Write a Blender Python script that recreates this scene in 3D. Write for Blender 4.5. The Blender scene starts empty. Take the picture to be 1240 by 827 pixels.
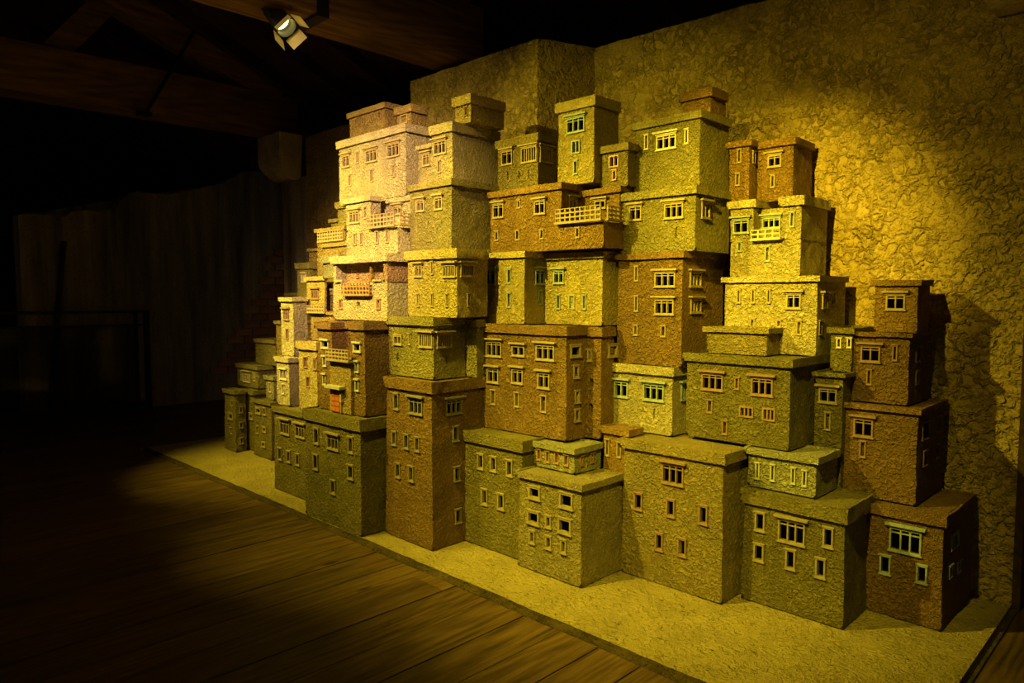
import bpy, math, random
from mathutils import Vector, Matrix, noise
random.seed(7)
SC = bpy.context.scene
COL = SC.collection
# ------------------------------------------------------------------ camera
CAM_LOC = (0.0, 0.0, 1.45)
HEADING = 0.7912963018790027
PITCH = 0.06292260641956199
FOCAL_PX = 865.0

cam_d = bpy.data.cameras.new('camera'); cam = bpy.data.objects.new('camera', cam_d); COL.objects.link(cam)
cam_d.sensor_fit = 'HORIZONTAL'; cam_d.sensor_width = 36.0; cam_d.lens = FOCAL_PX / 1240.0 * 36.0
cam_d.clip_start = 0.05
_hx, _hy = -math.cos(HEADING), math.sin(HEADING)
_fw = Vector((_hx * math.cos(PITCH), _hy * math.cos(PITCH), -math.sin(PITCH)))
cam.location = CAM_LOC
cam.rotation_euler = _fw.to_track_quat('-Z', 'Y').to_euler()
SC.camera = cam
# ------------------------------------------------------------------ world, exposure, lights
w = bpy.data.worlds.new('world'); SC.world = w; w.use_nodes = True
w.node_tree.nodes['Background'].inputs[0].default_value = (0.5, 0.36, 0.2, 1)
w.node_tree.nodes['Background'].inputs[1].default_value = 0.028
vs = SC.view_settings
vs.view_transform = 'Standard'; vs.look = 'None'; vs.gamma = 1.0; vs.exposure = 1.35; vs.use_curve_mapping = False
YEL = (1.0, 0.78, 0.05); AMB = (1.0, 0.72, 0.03); PNK = (1.0, 0.59, 0.27)
#          position            target              colour  radius  beams (W, cone, blend): hot centre and spill
SPOTS = [((-3.00, 0.90, 3.12), (-2.45, 3.15, 0.95), YEL, 0.03, ((235, 72, 1.0),)),
         ((-1.40, 0.70, 3.12), (-1.68, 3.70, 1.82), AMB, 0.03, ((380, 30, 1.0), (36, 60, 1.0))),
         ((-2.60, 0.60, 3.12), (-4.25, 2.80, 1.95), PNK, 0.03, ((320, 44, 1.0), (40, 62, 1.0))),
         ((-5.00, 0.70, 3.12), (-4.60, 2.80, 1.60), YEL, 0.03, ((250, 50, 1.0), (75, 86, 1.0))),
         ((-0.90, 0.50, 3.12), (-2.00, 3.10, 0.45), YEL, 0.03, ((215, 47, 1.0),)),  # added fill: reaches right-hand sides of the front houses and the base
         ((-6.00, 0.90, 3.12), (-5.70, 3.00, 0.25), YEL, 0.03, ((205, 47, 1.0),)),  # added fill: brightens the far left towers and base
         ((-4.20, 0.60, 3.12), (-3.75, 2.50, 0.45), YEL, 0.03, ((120, 46, 1.0),)),  # added fill: lifts the tall brown tower at lower left
         ((-3.45, 0.60, 3.12), (-3.05, 3.00, 2.42), YEL, 0.03, ((95, 42, 1.0),))]  # added fill: brightens topmost houses the other cones miss

# ------------------------------------------------------------------ helpers
class MB:
    """collects quads, builds one mesh object"""
    def __init__(s): s.v = []; s.f = []
    def quad(s, a, b, c, d):
        n = len(s.v); s.v += [tuple(a), tuple(b), tuple(c), tuple(d)]; s.f.append((n, n+1, n+2, n+3))
    def box(s, x0, x1, y0, y1, z0, z1, m=None):
        c = [(x0,y0,z0),(x1,y0,z0),(x1,y1,z0),(x0,y1,z0),(x0,y0,z1),(x1,y0,z1),(x1,y1,z1),(x0,y1,z1)]
        if m is not None: c = [tuple(m @ Vector(p)) for p in c]
        n = len(s.v); s.v += c
        s.f += [tuple(n+i for i in q) for q in ((0,3,2,1),(4,5,6,7),(0,1,5,4),(1,2,6,5),(2,3,7,6),(3,0,4,7))]
    def bar(s, p, q, hw, hh, up=(0,0,1)):
        p = Vector(p); q = Vector(q); d = q - p; L = d.length; d.normalize()
        sd = d.cross(Vector(up)).normalized(); u = sd.cross(d)
        m = Matrix(((sd.x,d.x,u.x,p.x),(sd.y,d.y,u.y,p.y),(sd.z,d.z,u.z,p.z),(0,0,0,1)))
        s.box(-hw, hw, 0, L, -hh, hh, m)
    def tube(s, p, q, r0, r1=None, n=12, cap=True):
        r1 = r0 if r1 is None else r1
        p = Vector(p); q = Vector(q); d = (q-p).normalized()
        a = d.orthogonal().normalized(); b = d.cross(a); k = len(s.v)
        for c, r in ((p, r0), (q, r1)):
            for i in range(n):
                t = 2*math.pi*i/n; s.v.append(tuple(c + a*math.cos(t)*r + b*math.sin(t)*r))
        for i in range(n):
            j = (i+1) % n; s.f.append((k+i, k+j, k+n+j, k+n+i))
        if cap:
            s.f.append(tuple(k+i for i in range(n))[::-1]); s.f.append(tuple(k+n+i for i in range(n)))
    def build(s, name, mat, parent=None, loc=(0,0,0), warp=None, smooth=None, mat_world=None, weld=False):
        vv = s.v
        if warp: vv = [warp(p) for p in vv]
        o_ = Vector(loc)
        vv = [(p[0]-o_.x, p[1]-o_.y, p[2]-o_.z) for p in vv]
        ff = s.f
        if weld:
            key = {}; idx = []; nv = []
            for p in vv:
                k = (round(p[0], 5), round(p[1], 5), round(p[2], 5))
                if k not in key: key[k] = len(nv); nv.append(p)
                idx.append(key[k])
            ff = [tuple(idx[i] for i in f) for f in ff]; ff = [f for f in ff if len(set(f)) == len(f)]; vv = nv
        me = bpy.data.meshes.new(name); me.from_pydata(vv, [], ff); me.materials.append(M[mat]); me.update()
        if smooth is not None:
            me.polygons.foreach_set('use_smooth', [True]*len(me.polygons)); me.set_sharp_from_angle(angle=math.radians(smooth))
        o = bpy.data.objects.new(name, me); COL.objects.link(o)
        if mat_world is not None: o.matrix_world = mat_world
        elif parent is None: o.location = o_
        if parent is not None: o.parent = parent
        return o

def empty(name, loc, parent=None):
    o = bpy.data.objects.new(name, None); COL.objects.link(o); o.location = loc; o.empty_display_size = 0.05
    if parent: o.parent = parent
    return o
def tag(o, label=None, cat=None, group=None, kind=None):
    if label: o['label'] = label
    if cat: o['category'] = cat
    if group: o['group'] = group
    if kind: o['kind'] = kind
    return o

# ------------------------------------------------------------------ materials
M = {}
def new_mat(name):
    m = bpy.data.materials.new(name); m.use_nodes = True; M[name] = m
    nt = m.node_tree; b = nt.nodes['Principled BSDF']; b.inputs['Roughness'].default_value = 0.9
    b.inputs['Specular IOR Level'].default_value = 0.25
    return m, nt, b
def N(nt, t, **k):
    n = nt.nodes.new(t)
    for a, v in k.items():
        if a.startswith('i_'):
            n.inputs[a[2:].replace('_', ' ')].default_value = v
        else: setattr(n, a, v)
    return n
def ramp(nt, src, p0, c0, p1, c1):
    r = nt.nodes.new('ShaderNodeValToRGB'); e = r.color_ramp.elements
    e[0].position = p0; e[0].color = (*c0, 1); e[1].position = p1; e[1].color = (*c1, 1)
    nt.links.new(src, r.inputs[0]); return r
def mulc(c, k): return tuple(min(1, x*k) for x in c)
def stucco(name, col, ridge=58.0, dist=0.034, strength=1.0, blotch=0.78, coord='Object', fine=0.5, fleck=False, streak=False, dry_shade=False):
    m, nt, b = new_mat(name); L = nt.links.new
    tc = N(nt, 'ShaderNodeTexCoord')
    n1 = N(nt, 'ShaderNodeTexNoise', i_Scale=ridge, i_Detail=4.0, i_Roughness=0.55, i_Distortion=0.7)
    n2 = N(nt, 'ShaderNodeTexNoise', i_Scale=ridge*4.2, i_Detail=2.0, i_Roughness=0.6)
    n3 = N(nt, 'ShaderNodeTexNoise', i_Scale=5.0, i_Detail=4.0, i_Roughness=0.6)
    n4 = N(nt, 'ShaderNodeTexNoise', i_Scale=ridge*0.22, i_Detail=2.0)
    for n in (n1, n2, n4): L(tc.outputs[coord], n.inputs['Vector'])
    if streak:   # rain runs down old plaster
        sm = N(nt, 'ShaderNodeMapping'); sm.inputs['Scale'].default_value = (1.0, 1.0, 0.09); L(tc.outputs[coord], sm.inputs[0]); L(sm.outputs[0], n3.inputs['Vector'])
    else: L(tc.outputs[coord], n3.inputs['Vector'])
    # trowelled ridges: soft steps plus raw grain
    r1 = N(nt, 'ShaderNodeMapRange', interpolation_type='SMOOTHSTEP'); r1.inputs[1].default_value = 0.40; r1.inputs[2].default_value = 0.66
    L(n1.outputs[0], r1.inputs[0])
    amt = N(nt, 'ShaderNodeMapRange'); amt.inputs[1].default_value = 0.35; amt.inputs[2].default_value = 0.65; amt.inputs[3].default_value = 0.35; amt.inputs[4].default_value = 1.0
    L(n4.outputs[0], amt.inputs[0])
    mu = N(nt, 'ShaderNodeMath', operation='MULTIPLY'); L(r1.outputs[0], mu.inputs[0]); L(amt.outputs[0], mu.inputs[1])
    ma = N(nt, 'ShaderNodeMath', operation='MULTIPLY_ADD'); ma.inputs[1].default_value = fine; L(n2.outputs[0], ma.inputs[0]); L(mu.outputs[0], ma.inputs[2])
    bp = N(nt, 'ShaderNodeBump', i_Strength=strength, i_Distance=dist); L(ma.outputs[0], bp.inputs['Height']); L(bp.outputs[0], b.inputs['Normal'])
    r = ramp(nt, n3.outputs[0], 0.32, mulc(col, blotch), 0.68, mulc(col, 1.08))
    # darker specks in the fine pits
    pit = ramp(nt, n2.outputs[0], 0.30, (0.45, 0.42, 0.36), 0.44, (1, 1, 1))
    mx = N(nt, 'ShaderNodeMixRGB', blend_type='MULTIPLY'); mx.inputs[0].default_value = 0.8
    L(r.outputs[0], mx.inputs[1]); L(pit.outputs[0], mx.inputs[2]); src = mx.outputs[0]
    if dry_shade:   # dry-brushed paint plus painted relief shading: ridges paler, hollows darker
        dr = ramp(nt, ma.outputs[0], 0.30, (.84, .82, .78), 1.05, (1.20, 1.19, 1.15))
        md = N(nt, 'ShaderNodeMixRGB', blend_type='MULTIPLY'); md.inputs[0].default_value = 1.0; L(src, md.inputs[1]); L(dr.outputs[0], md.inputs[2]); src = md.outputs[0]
    if fleck:   # bits of chaff in the plaster
        mp = N(nt, 'ShaderNodeMapping'); mp.inputs['Scale'].default_value = (30, 85, 30); L(tc.outputs[coord], mp.inputs[0])
        n5 = N(nt, 'ShaderNodeTexNoise', i_Scale=1.0, i_Detail=1.5, i_Distortion=0.8); L(mp.outputs[0], n5.inputs['Vector'])
        fl_ = ramp(nt, n5.outputs[0], 0.66, (1, 1, 1), 0.72, (.30, .26, .2))
        m2 = N(nt, 'ShaderNodeMixRGB', blend_type='MULTIPLY'); m2.inputs[0].default_value = 0.9; L(src, m2.inputs[1]); L(fl_.outputs[0], m2.inputs[2]); src = m2.outputs[0]
    L(src, b.inputs['Base Color'])
    return m
PAINT = dict(cream=(.74,.66,.42), cream2=(.72,.62,.33), yellow=(.74,.60,.20), gold=(.52,.38,.14), gold2=(.44,.35,.13), ochre=(.46,.28,.085),
             brown=(.33,.20,.075), brown2=(.36,.22,.075), olive=(.30,.255,.085), olive2=(.43,.375,.14), tanolive=(.44,.37,.17),
             sage=(.47,.45,.27), pinkc=(.62,.40,.27))
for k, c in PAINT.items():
    stucco('plaster_' + k, c, dry_shade=True)
    stucco('parapet_' + k, mulc(c, 1.04), ridge=80.0, dist=0.017, dry_shade=True)
def paint(name, col, rough=0.8):
    m, nt, b = new_mat(name); L = nt.links.new
    tc = N(nt, 'ShaderNodeTexCoord'); n = N(nt, 'ShaderNodeTexNoise', i_Scale=60.0, i_Detail=4.0); L(tc.outputs['Object'], n.inputs['Vector'])
    r = ramp(nt, n.outputs[0], 0.3, mulc(col, 0.7), 0.7, mulc(col, 1.1)); L(r.outputs[0], b.inputs['Base Color'])
    bp = N(nt, 'ShaderNodeBump', i_Strength=0.35, i_Distance=0.002); L(n.outputs[0], bp.inputs['Height']); L(bp.outputs[0], b.inputs['Normal'])
    b.inputs['Roughness'].default_value = rough
FR = dict(moss=(.33,.27,.11), tan=(.38,.30,.15), cream=(.68,.60,.42), brown=(.30,.19,.10), redbrown=(.38,.20,.09), teal=(.35,.40,.34), sage=(.48,.47,.30), olive=(.24,.21,.11), pink=(.6,.38,.26))
for k, c in FR.items(): paint('frame_' + k, c)
paint('void_black', (.002,.002,.002), 1.0); M['void_black'].node_tree.nodes['Principled BSDF'].inputs['Specular IOR Level'].default_value = 0.0
paint('door_red', (.48,.15,.05)); paint('iron', (.012,.012,.012), 0.5); paint('black_steel', (.015,.015,.017), 0.45)
stucco('wall_plaster', (.50,.37,.13), ridge=27.0, dist=0.030, strength=1.0, blotch=0.85, fine=0.3)
stucco('base_plaster', (.50,.40,.14), ridge=45.0, dist=0.014, strength=1.0, blotch=0.8, fine=0.9, fleck=True)
stucco('base_rim', (.12,.085,.035), ridge=60.0, dist=0.012, strength=1.0, blotch=0.5)
stucco('old_plaster', (.42,.36,.26), ridge=9.0, dist=0.01, strength=0.6, blotch=0.28, streak=True)
stucco('stone', (.72,.62,.40), ridge=22.0, dist=0.01, strength=0.7, blotch=0.6)
stucco('mortar', (.32,.28,.21), ridge=40.0, dist=0.008, strength=0.8, blotch=0.7)
for i, c in enumerate([(.50,.27,.15), (.42,.22,.13), (.56,.33,.2)]): stucco('brick_%d' % i, c, ridge=50.0, dist=0.005, blotch=0.6)
def wood(name, c0, c1, axis, scale=1.0, rough=0.6, bump=0.3, vary=(0.72, 1.15), knots=False):
    m, nt, b = new_mat(name); L = nt.links.new
    tc = N(nt, 'ShaderNodeTexCoord'); mp = N(nt, 'ShaderNodeMapping')
    sc = [11.0*scale]*3; sc[axis] = 0.9*scale; mp.inputs['Scale'].default_value = sc
    oi = N(nt, 'ShaderNodeObjectInfo'); mv = N(nt, 'ShaderNodeMath', operation='MULTIPLY'); mv.inputs[1].default_value = 40.0
    L(oi.outputs['Random'], mv.inputs[0])
    cb = N(nt, 'ShaderNodeCombineXYZ')
    for k in range(3): L(mv.outputs[0], cb.inputs[k])
    L(tc.outputs['Object'], mp.inputs[0]); L(cb.outputs[0], mp.inputs['Location'])
    # annual rings: contour lines of a slow field stretched along the board
    n0 = N(nt, 'ShaderNodeTexNoise', i_Scale=0.32, i_Detail=0.6, i_Distortion=0.3); L(mp.outputs[0], n0.inputs['Vector'])
    ms = N(nt, 'ShaderNodeMath', operation='MULTIPLY'); ms.inputs[1].default_value = 150.0; L(n0.outputs[0], ms.inputs[0])
    sn = N(nt, 'ShaderNodeMath', operation='SINE'); L(ms.outputs[0], sn.inputs[0])
    n1 = N(nt, 'ShaderNodeTexNoise', i_Scale=3.0, i_Detail=6.0, i_Roughness=0.65); L(mp.outputs[0], n1.inputs['Vector'])
    n2 = N(nt, 'ShaderNodeTexNoise', i_Scale=30.0, i_Detail=2.0); L(mp.outputs[0], n2.inputs['Vector'])
    mm = N(nt, 'ShaderNodeMath', operation='MULTIPLY_ADD'); mm.inputs[1].default_value = 0.07; L(sn.outputs[0], mm.inputs[0]); L(n1.outputs[0], mm.inputs[2])
    m2 = N(nt, 'ShaderNodeMath', operation='MULTIPLY_ADD'); m2.inputs[1].default_value = 0.18; L(n2.outputs[0], m2.inputs[0]); L(mm.outputs[0], m2.inputs[2])
    r = ramp(nt, m2.outputs[0], 0.38, c0, 0.82, c1)
    hv = N(nt, 'ShaderNodeMapRange'); hv.inputs[3].default_value = vary[0]; hv.inputs[4].default_value = vary[1]; L(oi.outputs['Random'], hv.inputs[0])
    mx = N(nt, 'ShaderNodeMixRGB', blend_type='MULTIPLY'); mx.inputs[0].default_value = 1.0; L(r.outputs[0], mx.inputs[1]); L(hv.outputs[0], mx.inputs[2])
    src = mx.outputs[0]
    if knots:
        v = N(nt, 'ShaderNodeTexVoronoi', i_Scale=1.0); mk = N(nt, 'ShaderNodeMapping'); ks = [3.2]*3; ks[axis] = 1.1; mk.inputs['Scale'].default_value = ks
        L(tc.outputs['Object'], mk.inputs[0]); L(cb.outputs[0], mk.inputs['Location']); L(mk.outputs[0], v.inputs['Vector'])
        kr = ramp(nt, v.outputs['Distance'], 0.035, (.22, .2, .18), 0.075, (1, 1, 1))
        m3 = N(nt, 'ShaderNodeMixRGB', blend_type='MULTIPLY'); m3.inputs[0].default_value = 1.0; L(src, m3.inputs[1]); L(kr.outputs[0], m3.inputs[2]); src = m3.outputs[0]
    L(src, b.inputs['Base Color']); b.inputs['Roughness'].default_value = rough
    bp = N(nt, 'ShaderNodeBump', i_Strength=bump, i_Distance=0.003); L(m2.outputs[0], bp.inputs['Height']); L(bp.outputs[0], b.inputs['Normal'])
wood('floor_wood', (.045,.026,.009), (.165,.10,.034), 1, rough=0.5, knots=True)
wood('beam_wood', (.11,.055,.022), (.30,.17,.075), 1, scale=0.6, rough=0.8, bump=0.6)
wood('roof_wood', (.03,.017,.009), (.08,.045,.022), 1, scale=0.6, rough=0.85)
m, nt, b = new_mat('lamp_glow'); b.inputs['Base Color'].default_value = (1,.9,.6,1); b.inputs['Emission Color'].default_value = (1,.84,.22,1); b.inputs['Emission Strength'].default_value = 4.0
m, nt, b = new_mat('lamp_reflector'); b.inputs['Base Color'].default_value = (.9,.8,.45,1); b.inputs['Roughness'].default_value = 0.5
m, nt, b = new_mat('smoked_glass'); b.inputs['Base Color'].default_value = (.02,.02,.02,1); b.inputs['Roughness'].default_value = 0.08; b.inputs['Alpha'].default_value = 0.35

# ------------------------------------------------------------------ surface with openings
def wobble(p, amp=0.0022, sc=28.0):
    v = Vector(p); n = noise.noise_vector(v*sc); n2 = noise.noise_vector(v*sc*0.28 + Vector((7, 3, 1)))
    return (p[0] + amp*n.x + amp*1.3*n2.x, p[1] + amp*n.y + amp*1.3*n2.y, p[2] + 0.6*amp*n.z + amp*n2.z)
def cuts(a, b, extra, step):
    e = sorted(set([a, b] + [x for x in extra if a < x < b])); r = []
    for i in range(len(e)-1):
        n = max(1, int(round((e[i+1]-e[i])/step)))
        r += [e[i] + (e[i+1]-e[i])*k/n for k in range(n)]
    return r + [b]
def face(mb, u0, u1, v0, v1, fn, holes=(), step=0.02):
    """rectangle u x v, fn(u, depth, v) -> point; holes (a, b, c, d, depth, closed)"""
    us = cuts(u0, u1, [x for h in holes for x in h[:2]], step); vv = cuts(v0, v1, [x for h in holes for x in h[2:4]], step)
    for i in range(len(us)-1):
        for j in range(len(vv)-1):
            a, b, c, d = us[i], us[i+1], vv[j], vv[j+1]; mu, mv = (a+b)/2, (c+d)/2
            if any(h[0] < mu < h[1] and h[2] < mv < h[3] for h in holes): continue
            mb.quad(fn(a, 0, c), fn(b, 0, c), fn(b, 0, d), fn(a, 0, d))
    for a, b, c, d, dp, closed in holes:
        mb.quad(fn(a,0,c), fn(a,0,d), fn(a,dp,d), fn(a,dp,c)); mb.quad(fn(b,0,d), fn(b,0,c), fn(b,dp,c), fn(b,dp,d))
        mb.quad(fn(a,0,c), fn(a,dp,c), fn(b,dp,c), fn(b,0,c)); mb.quad(fn(a,0,d), fn(b,0,d), fn(b,dp,d), fn(a,dp,d))
        if closed: mb.quad(fn(a,dp,c), fn(b,dp,c), fn(b,dp,d), fn(a,dp,d))

FULL = {'w3': (2, 'canopy'), 'w2': (1, 'canopy'), 'w2c': (1, 'blob'), 'w2s': (1, 'canopy'), 'w3s': (2, None), 'w2n': (1, None), 'bar': (5, 'canopy'),
        'sq': (0, 'strip'), 'sq2': (1, 'strip'), 'hole': (0, 'strip'), 'sqc': (0, 'blob'), 'holec': (0, 'blob')}
def opening(tp, a, b, c, d):
    w, h = b-a, d-c
    if tp in FULL:
        t = {'hole': .0075, 'holec': .007, 'sq': .011, 'sq2': .009, 'sqc': .010}.get(tp, .0075)
        t = min(t, 0.22*w, 0.22*h)
        return (a+t, b-t, c+t, d-t, 0.022, tp == 'bar')
    if tp in ('slit', 'slitr'):
        t = min(0.0055, 0.3*w); return (a+t, b-t, c+t, d-t, 0.016, True)
    if tp == 'crack': return (a, max(b, a+.004), c, max(d, c+.004), 0.012, True)
    if tp == 'dot': return (a, b, c, d, 0.03, False)
    if tp == 'blank': return (a+.007, b-.007, c+.007, d-.007, 0.008, True)
def window_parts(tp, a, b, c, d, mtx, frame, parent):
    """frame (with mullions), then lintel and sill as its pieces; local x along wall, y into wall, z up"""
    if tp in ('crack', 'dot'): return
    u0, u1, v0, v1 = opening(tp, a, b, c, d)[:4]
    o = Vector(((a+b)/2, 0, c)); w = b-a; h = d-c
    pr = 0.007 if tp in FULL else 0.005
    mb = MB()
    for r in ((a, u0, c, d), (u1, b, c, d), (u0, u1, c, v0), (u0, u1, v1, d)): mb.box(r[0]-o.x, r[1]-o.x, -pr, .012, r[2]-c, r[3]-c)
    nm = FULL.get(tp, (0, None))[0]
    bw = 0.0032 if nm < 4 else 0.0026
    for k in range(nm):
        x = u0 + (u1-u0)*(k+1)/(nm+1) - o.x; mb.box(x-bw, x+bw, -pr*.6, .010, v0-c, v1-c)
    if tp in ('w3', 'w2') and h > .05: mb.box(u0-o.x, u1-o.x, -pr*.5, .009, v0-c+(v1-v0)*.80, v0-c+(v1-v0)*.80+.004)
    f = mb.build('window', 'frame_'+frame, parent)
    f.matrix_basis = Matrix.Translation(-parent.location) @ mtx @ Matrix.Translation(o)
    def piece(name, boxes, mat):
        q = MB()
        for bxx in boxes: q.box(*bxx)
        p = q.build(name, mat, f, warp=lambda p: wobble(p, 0.0010, 60.0)); return p
    if tp in FULL and tp != 'bar':
        q = MB(); q.box(u0-o.x-.001, u1-o.x+.001, .015, .018, v0-c-.001, v1-c+.001); q.build('shade_sheet', 'void_black', f)  # black sheet standing in for the shade inside the hollow house
    kind = FULL.get(tp, (0, 'tee' if tp.startswith('slit') else None))[1]
    if kind == 'canopy':
        hw = w*.5; t = min(.011, h*.2)
        piece('lintel', [(-hw-.006, hw+.006, -.012, .004, h+.001, h+t*.55), (-hw-.016, hw+.016, -.022, .004, h+t*.85, h+t*1.75)], 'frame_'+frame)
        piece('sill', [(-hw-.005, hw+.005, -.011, .004, -.005, .001)], 'frame_'+frame)
    elif kind == 'blob':
        hw = w*.5; piece('lintel', [(-hw-.006, hw+.006, -.016, .004, h-.001, h+.010)], 'frame_'+('cream' if frame != 'sage' else 'sage'))
        piece('sill', [(-hw-.003, hw+.003, -.010, .004, -.004, .001)], 'frame_'+frame)
    elif kind == 'strip':
        hw = w*.5; piece('lintel', [(-hw-.005, hw+.003, -.010, .004, h-.001, h+.005)], 'frame_'+frame)
        piece('sill', [(-hw-.003, hw+.005, -.011, .004, -.005, .001)], 'frame_'+frame)
    elif kind == 'tee':
        hw = w*.5; piece('lintel', [(-hw-.004, hw+.004, -.009, .004, h-.001, h+.004)], 'frame_'+frame)
        piece('sill', [(-hw-.002, hw+.002, -.008, .004, -.003, .001)], 'frame_'+frame)

# ------------------------------------------------------------------ structure: floor, walls, roof
FLOOR_Z = -0.022
fl = MB(); fl.box(-16, 3.0, -4.0, 6.0, FLOOR_Z-.10, FLOOR_Z-.028)
floor = tag(fl.build('floor', 'roof_wood'), kind='structure')
x = -15.0; k = 0
while x < 2.4:
    wd = random.uniform(.19, .25)
    q = MB(); zt = FLOOR_Z + random.uniform(-.0015, .0012)
    ys = [-3.8] + sorted(random.uniform(-2, 4.5) for _ in range(1 if random.random() < .5 else 0)) + [5.8]
    for i in range(len(ys)-1):
        q = MB(); q.box(-wd/2+.003, wd/2-.003, -(ys[i+1]-ys[i])/2+.001, (ys[i+1]-ys[i])/2-.001, -.028, 0)
        o = q.build('floor_plank', 'floor_wood'); o.location = (x+wd/2, (ys[i]+ys[i+1])/2, zt); o.parent = floor
    x += wd
# plaster wall behind the town, stepping forward in the middle
WZ = 3.165
def wall_pt(seg, u, dp, v):
    (ax, ay), (bx_, by) = seg; L = math.hypot(bx_-ax, by-ay); dx, dy = (bx_-ax)/L, (by-ay)/L
    return (ax+dx*u - dy*dp, ay+dy*u + dx*dp, v)
PL = [(-7.08, 4.0), (-4.68, 4.0), (-4.68, 3.58), (-3.30, 3.58), (-3.146, 4.0), (-0.635, 4.0)]
wb = MB()
def wall_warp(p):
    v = Vector(p); n = noise.noise(v*9.0) + .7*noise.noise(v*21.0 + Vector((3, 1, 5))) + .45*noise.noise(v*43.0)
    a = 0.0075*n
    top = 1.0 if p[2] < 3.10 else max(0, (WZ - p[2])/.065)
    tilt = -0.021*(p[0]+3.146) if (p[0] > -3.146 and p[2] > 3.1) else 0.0
    return (p[0], p[1] - a, p[2] + tilt*(1-top) + (.006*noise.noise(v*6) if p[2] > 3.1 else 0))
for i in range(len(PL)-1):
    seg = (PL[i], PL[i+1]); L = math.hypot(PL[i+1][0]-PL[i][0], PL[i+1][1]-PL[i][1])
    face(wb, 0, L, -.02, WZ, lambda u, dp, v, s=seg: wall_pt(s, u, dp, v), step=0.016 if i in (3, 4) else (0.02 if i else 0.03))
for i in range(len(PL)-1):     # thickness
    a, b = PL[i], PL[i+1]
    wb.quad((a[0], a[1], WZ), (b[0], b[1], WZ), (b[0], max(b[1]+.05, 4.05), WZ), (a[0], max(a[1]+.05, 4.05), WZ))
wb.quad((-.635, 4.0, -.02), (-.635, 4.06, -.02), (-.635, 4.06, WZ), (-.635, 4.0, WZ))
wb.quad((-.635, 4.06, -.02), (-7.08, 4.06, -.02), (-7.08, 4.06, WZ), (-.635, 4.06, WZ))
wb.quad((-7.08, 4.06, -.02), (-7.08, 4.0, -.02), (-7.08, 4.0, WZ), (-7.08, 4.06, WZ))
tag(wb.build('wall_back', 'wall_plaster', warp=wall_warp, smooth=40, weld=True), kind='structure')
q = MB(); q.box(-.632, -.60, 3.985, 4.06, FLOOR_Z, 3.2)
tag(q.build('trim_1', 'roof_wood'), kind='structure')
# old brick wall of the building behind the panel
def brick_wall(wall, x0, x1, z0, z1, y, axis, inside, bl=.23, bh=.085):
    z = z0; r = 0
    while z < z1:
        u = x0 - (bl+.012)*(.5 if r % 2 else 0)
        while u < x1:
            if inside(u+bl/2, z+bh/2):
                q = MB(); dp = random.uniform(.012, .022)
                q.box(-bl/2, bl/2, -dp, .02, -bh/2, bh/2)
                for i, p in enumerate(q.v): q.v[i] = (p[0]+random.uniform(-.006, .006), p[1], p[2]+random.uniform(-.004, .004))
                o = q.build('brick', 'brick_%d' % random.randrange(3))
                if axis == 'x': o.location = (u+bl/2, y, z+bh/2)
                else: o.location = (y, u+bl/2, z+bh/2); o.rotation_euler[2] = math.pi/2
                o.parent = wall
            u += bl + .012
        z += bh + .012; r += 1
q = MB(); q.box(-7.05, 3.0, 4.62, 4.9, FLOOR_Z, 4.0)
wr = tag(q.build('wall_rear', 'mortar'), kind='structure')
brick_wall(wr, -.75, .3, 0, 1.6, 4.62, 'x', lambda u, z: True)
# end wall, weathered plaster with a ragged top
EX = -10.1
q = MB()
prof = [(1.95, 2.42), (2.45, 2.44), (2.5, 2.50), (3.0, 2.56), (3.05, 2.68), (3.2, 2.80), (3.7, 2.83), (4.0, 2.92), (4.4, 3.05), (4.7, 3.25), (5.3, 3.35)]
for i in range(len(prof)-1):
    (a, za), (b, zb) = prof[i], prof[i+1]
    n = max(1, int((b-a)/.06))
    for j in range(n):
        y0 = a+(b-a)*j/n; y1 = a+(b-a)*(j+1)/n; t0 = za+(zb-za)*j/n; t1 = za+(zb-za)*(j+1)/n
        jg = lambda y: .035*noise.noise(Vector((y*9, 0, 3)))
        t0 += jg(y0); t1 += jg(y1)
        q.quad((EX, y0, FLOOR_Z), (EX, y1, FLOOR_Z), (EX, y1, t1), (EX, y0, t0))
        q.quad((EX, y0, t0), (EX, y1, t1), (EX-.3, y1, t1), (EX-.3, y0, t0))
q.quad((EX, 1.95, FLOOR_Z), (EX, 1.95, 2.42), (EX-.3, 1.95, 2.42), (EX-.3, 1.95, FLOOR_Z))
q.quad((EX-.3, 1.95, FLOOR_Z), (EX-.3, 1.95, 2.42), (EX-.3, 5.3, 3.3), (EX-.3, 5.3, FLOOR_Z))
we = tag(q.build('wall_left', 'old_plaster', weld=True), kind='structure')
brick_wall(we, 3.9, 5.25, .35, 2.1, EX, 'y', lambda u, z: z < .25 + (u-4.15)*1.75, bl=.24, bh=.095)
q = MB(); q.box(-7.62, -7.09, 4.0, 4.6, FLOOR_Z, 2.75)
tag(q.build('wall_pilaster', 'old_plaster'), kind='structure')
# dark ends of the building beyond the visible room
q = MB(); q.box(-14.2, -14.0, -5, 7, FLOOR_Z, 7); tag(q.build('wall_far', 'roof_wood'), kind='structure')
q = MB(); q.box(-14.0, -10.4, 5.6, 5.8, FLOOR_Z, 7); tag(q.build('wall_far_side', 'roof_wood'), kind='structure')
# roof planes
def roof_z(y): return 3.42 + (4.6-y)*0.42
q = MB()
q.quad((-16, 5.6, roof_z(5.6)), (-16, -1.5, roof_z(-1.5)), (3, -1.5, roof_z(-1.5)), (3, 5.6, roof_z(5.6)))
q.quad((-16, -1.5, roof_z(-1.5)), (-16, -7.0, roof_z(-1.5)-2.3), (3, -7.0, roof_z(-1.5)-2.3), (3, -1.5, roof_z(-1.5)))
tag(q.build('ceiling', 'roof_wood'), kind='structure')

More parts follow.
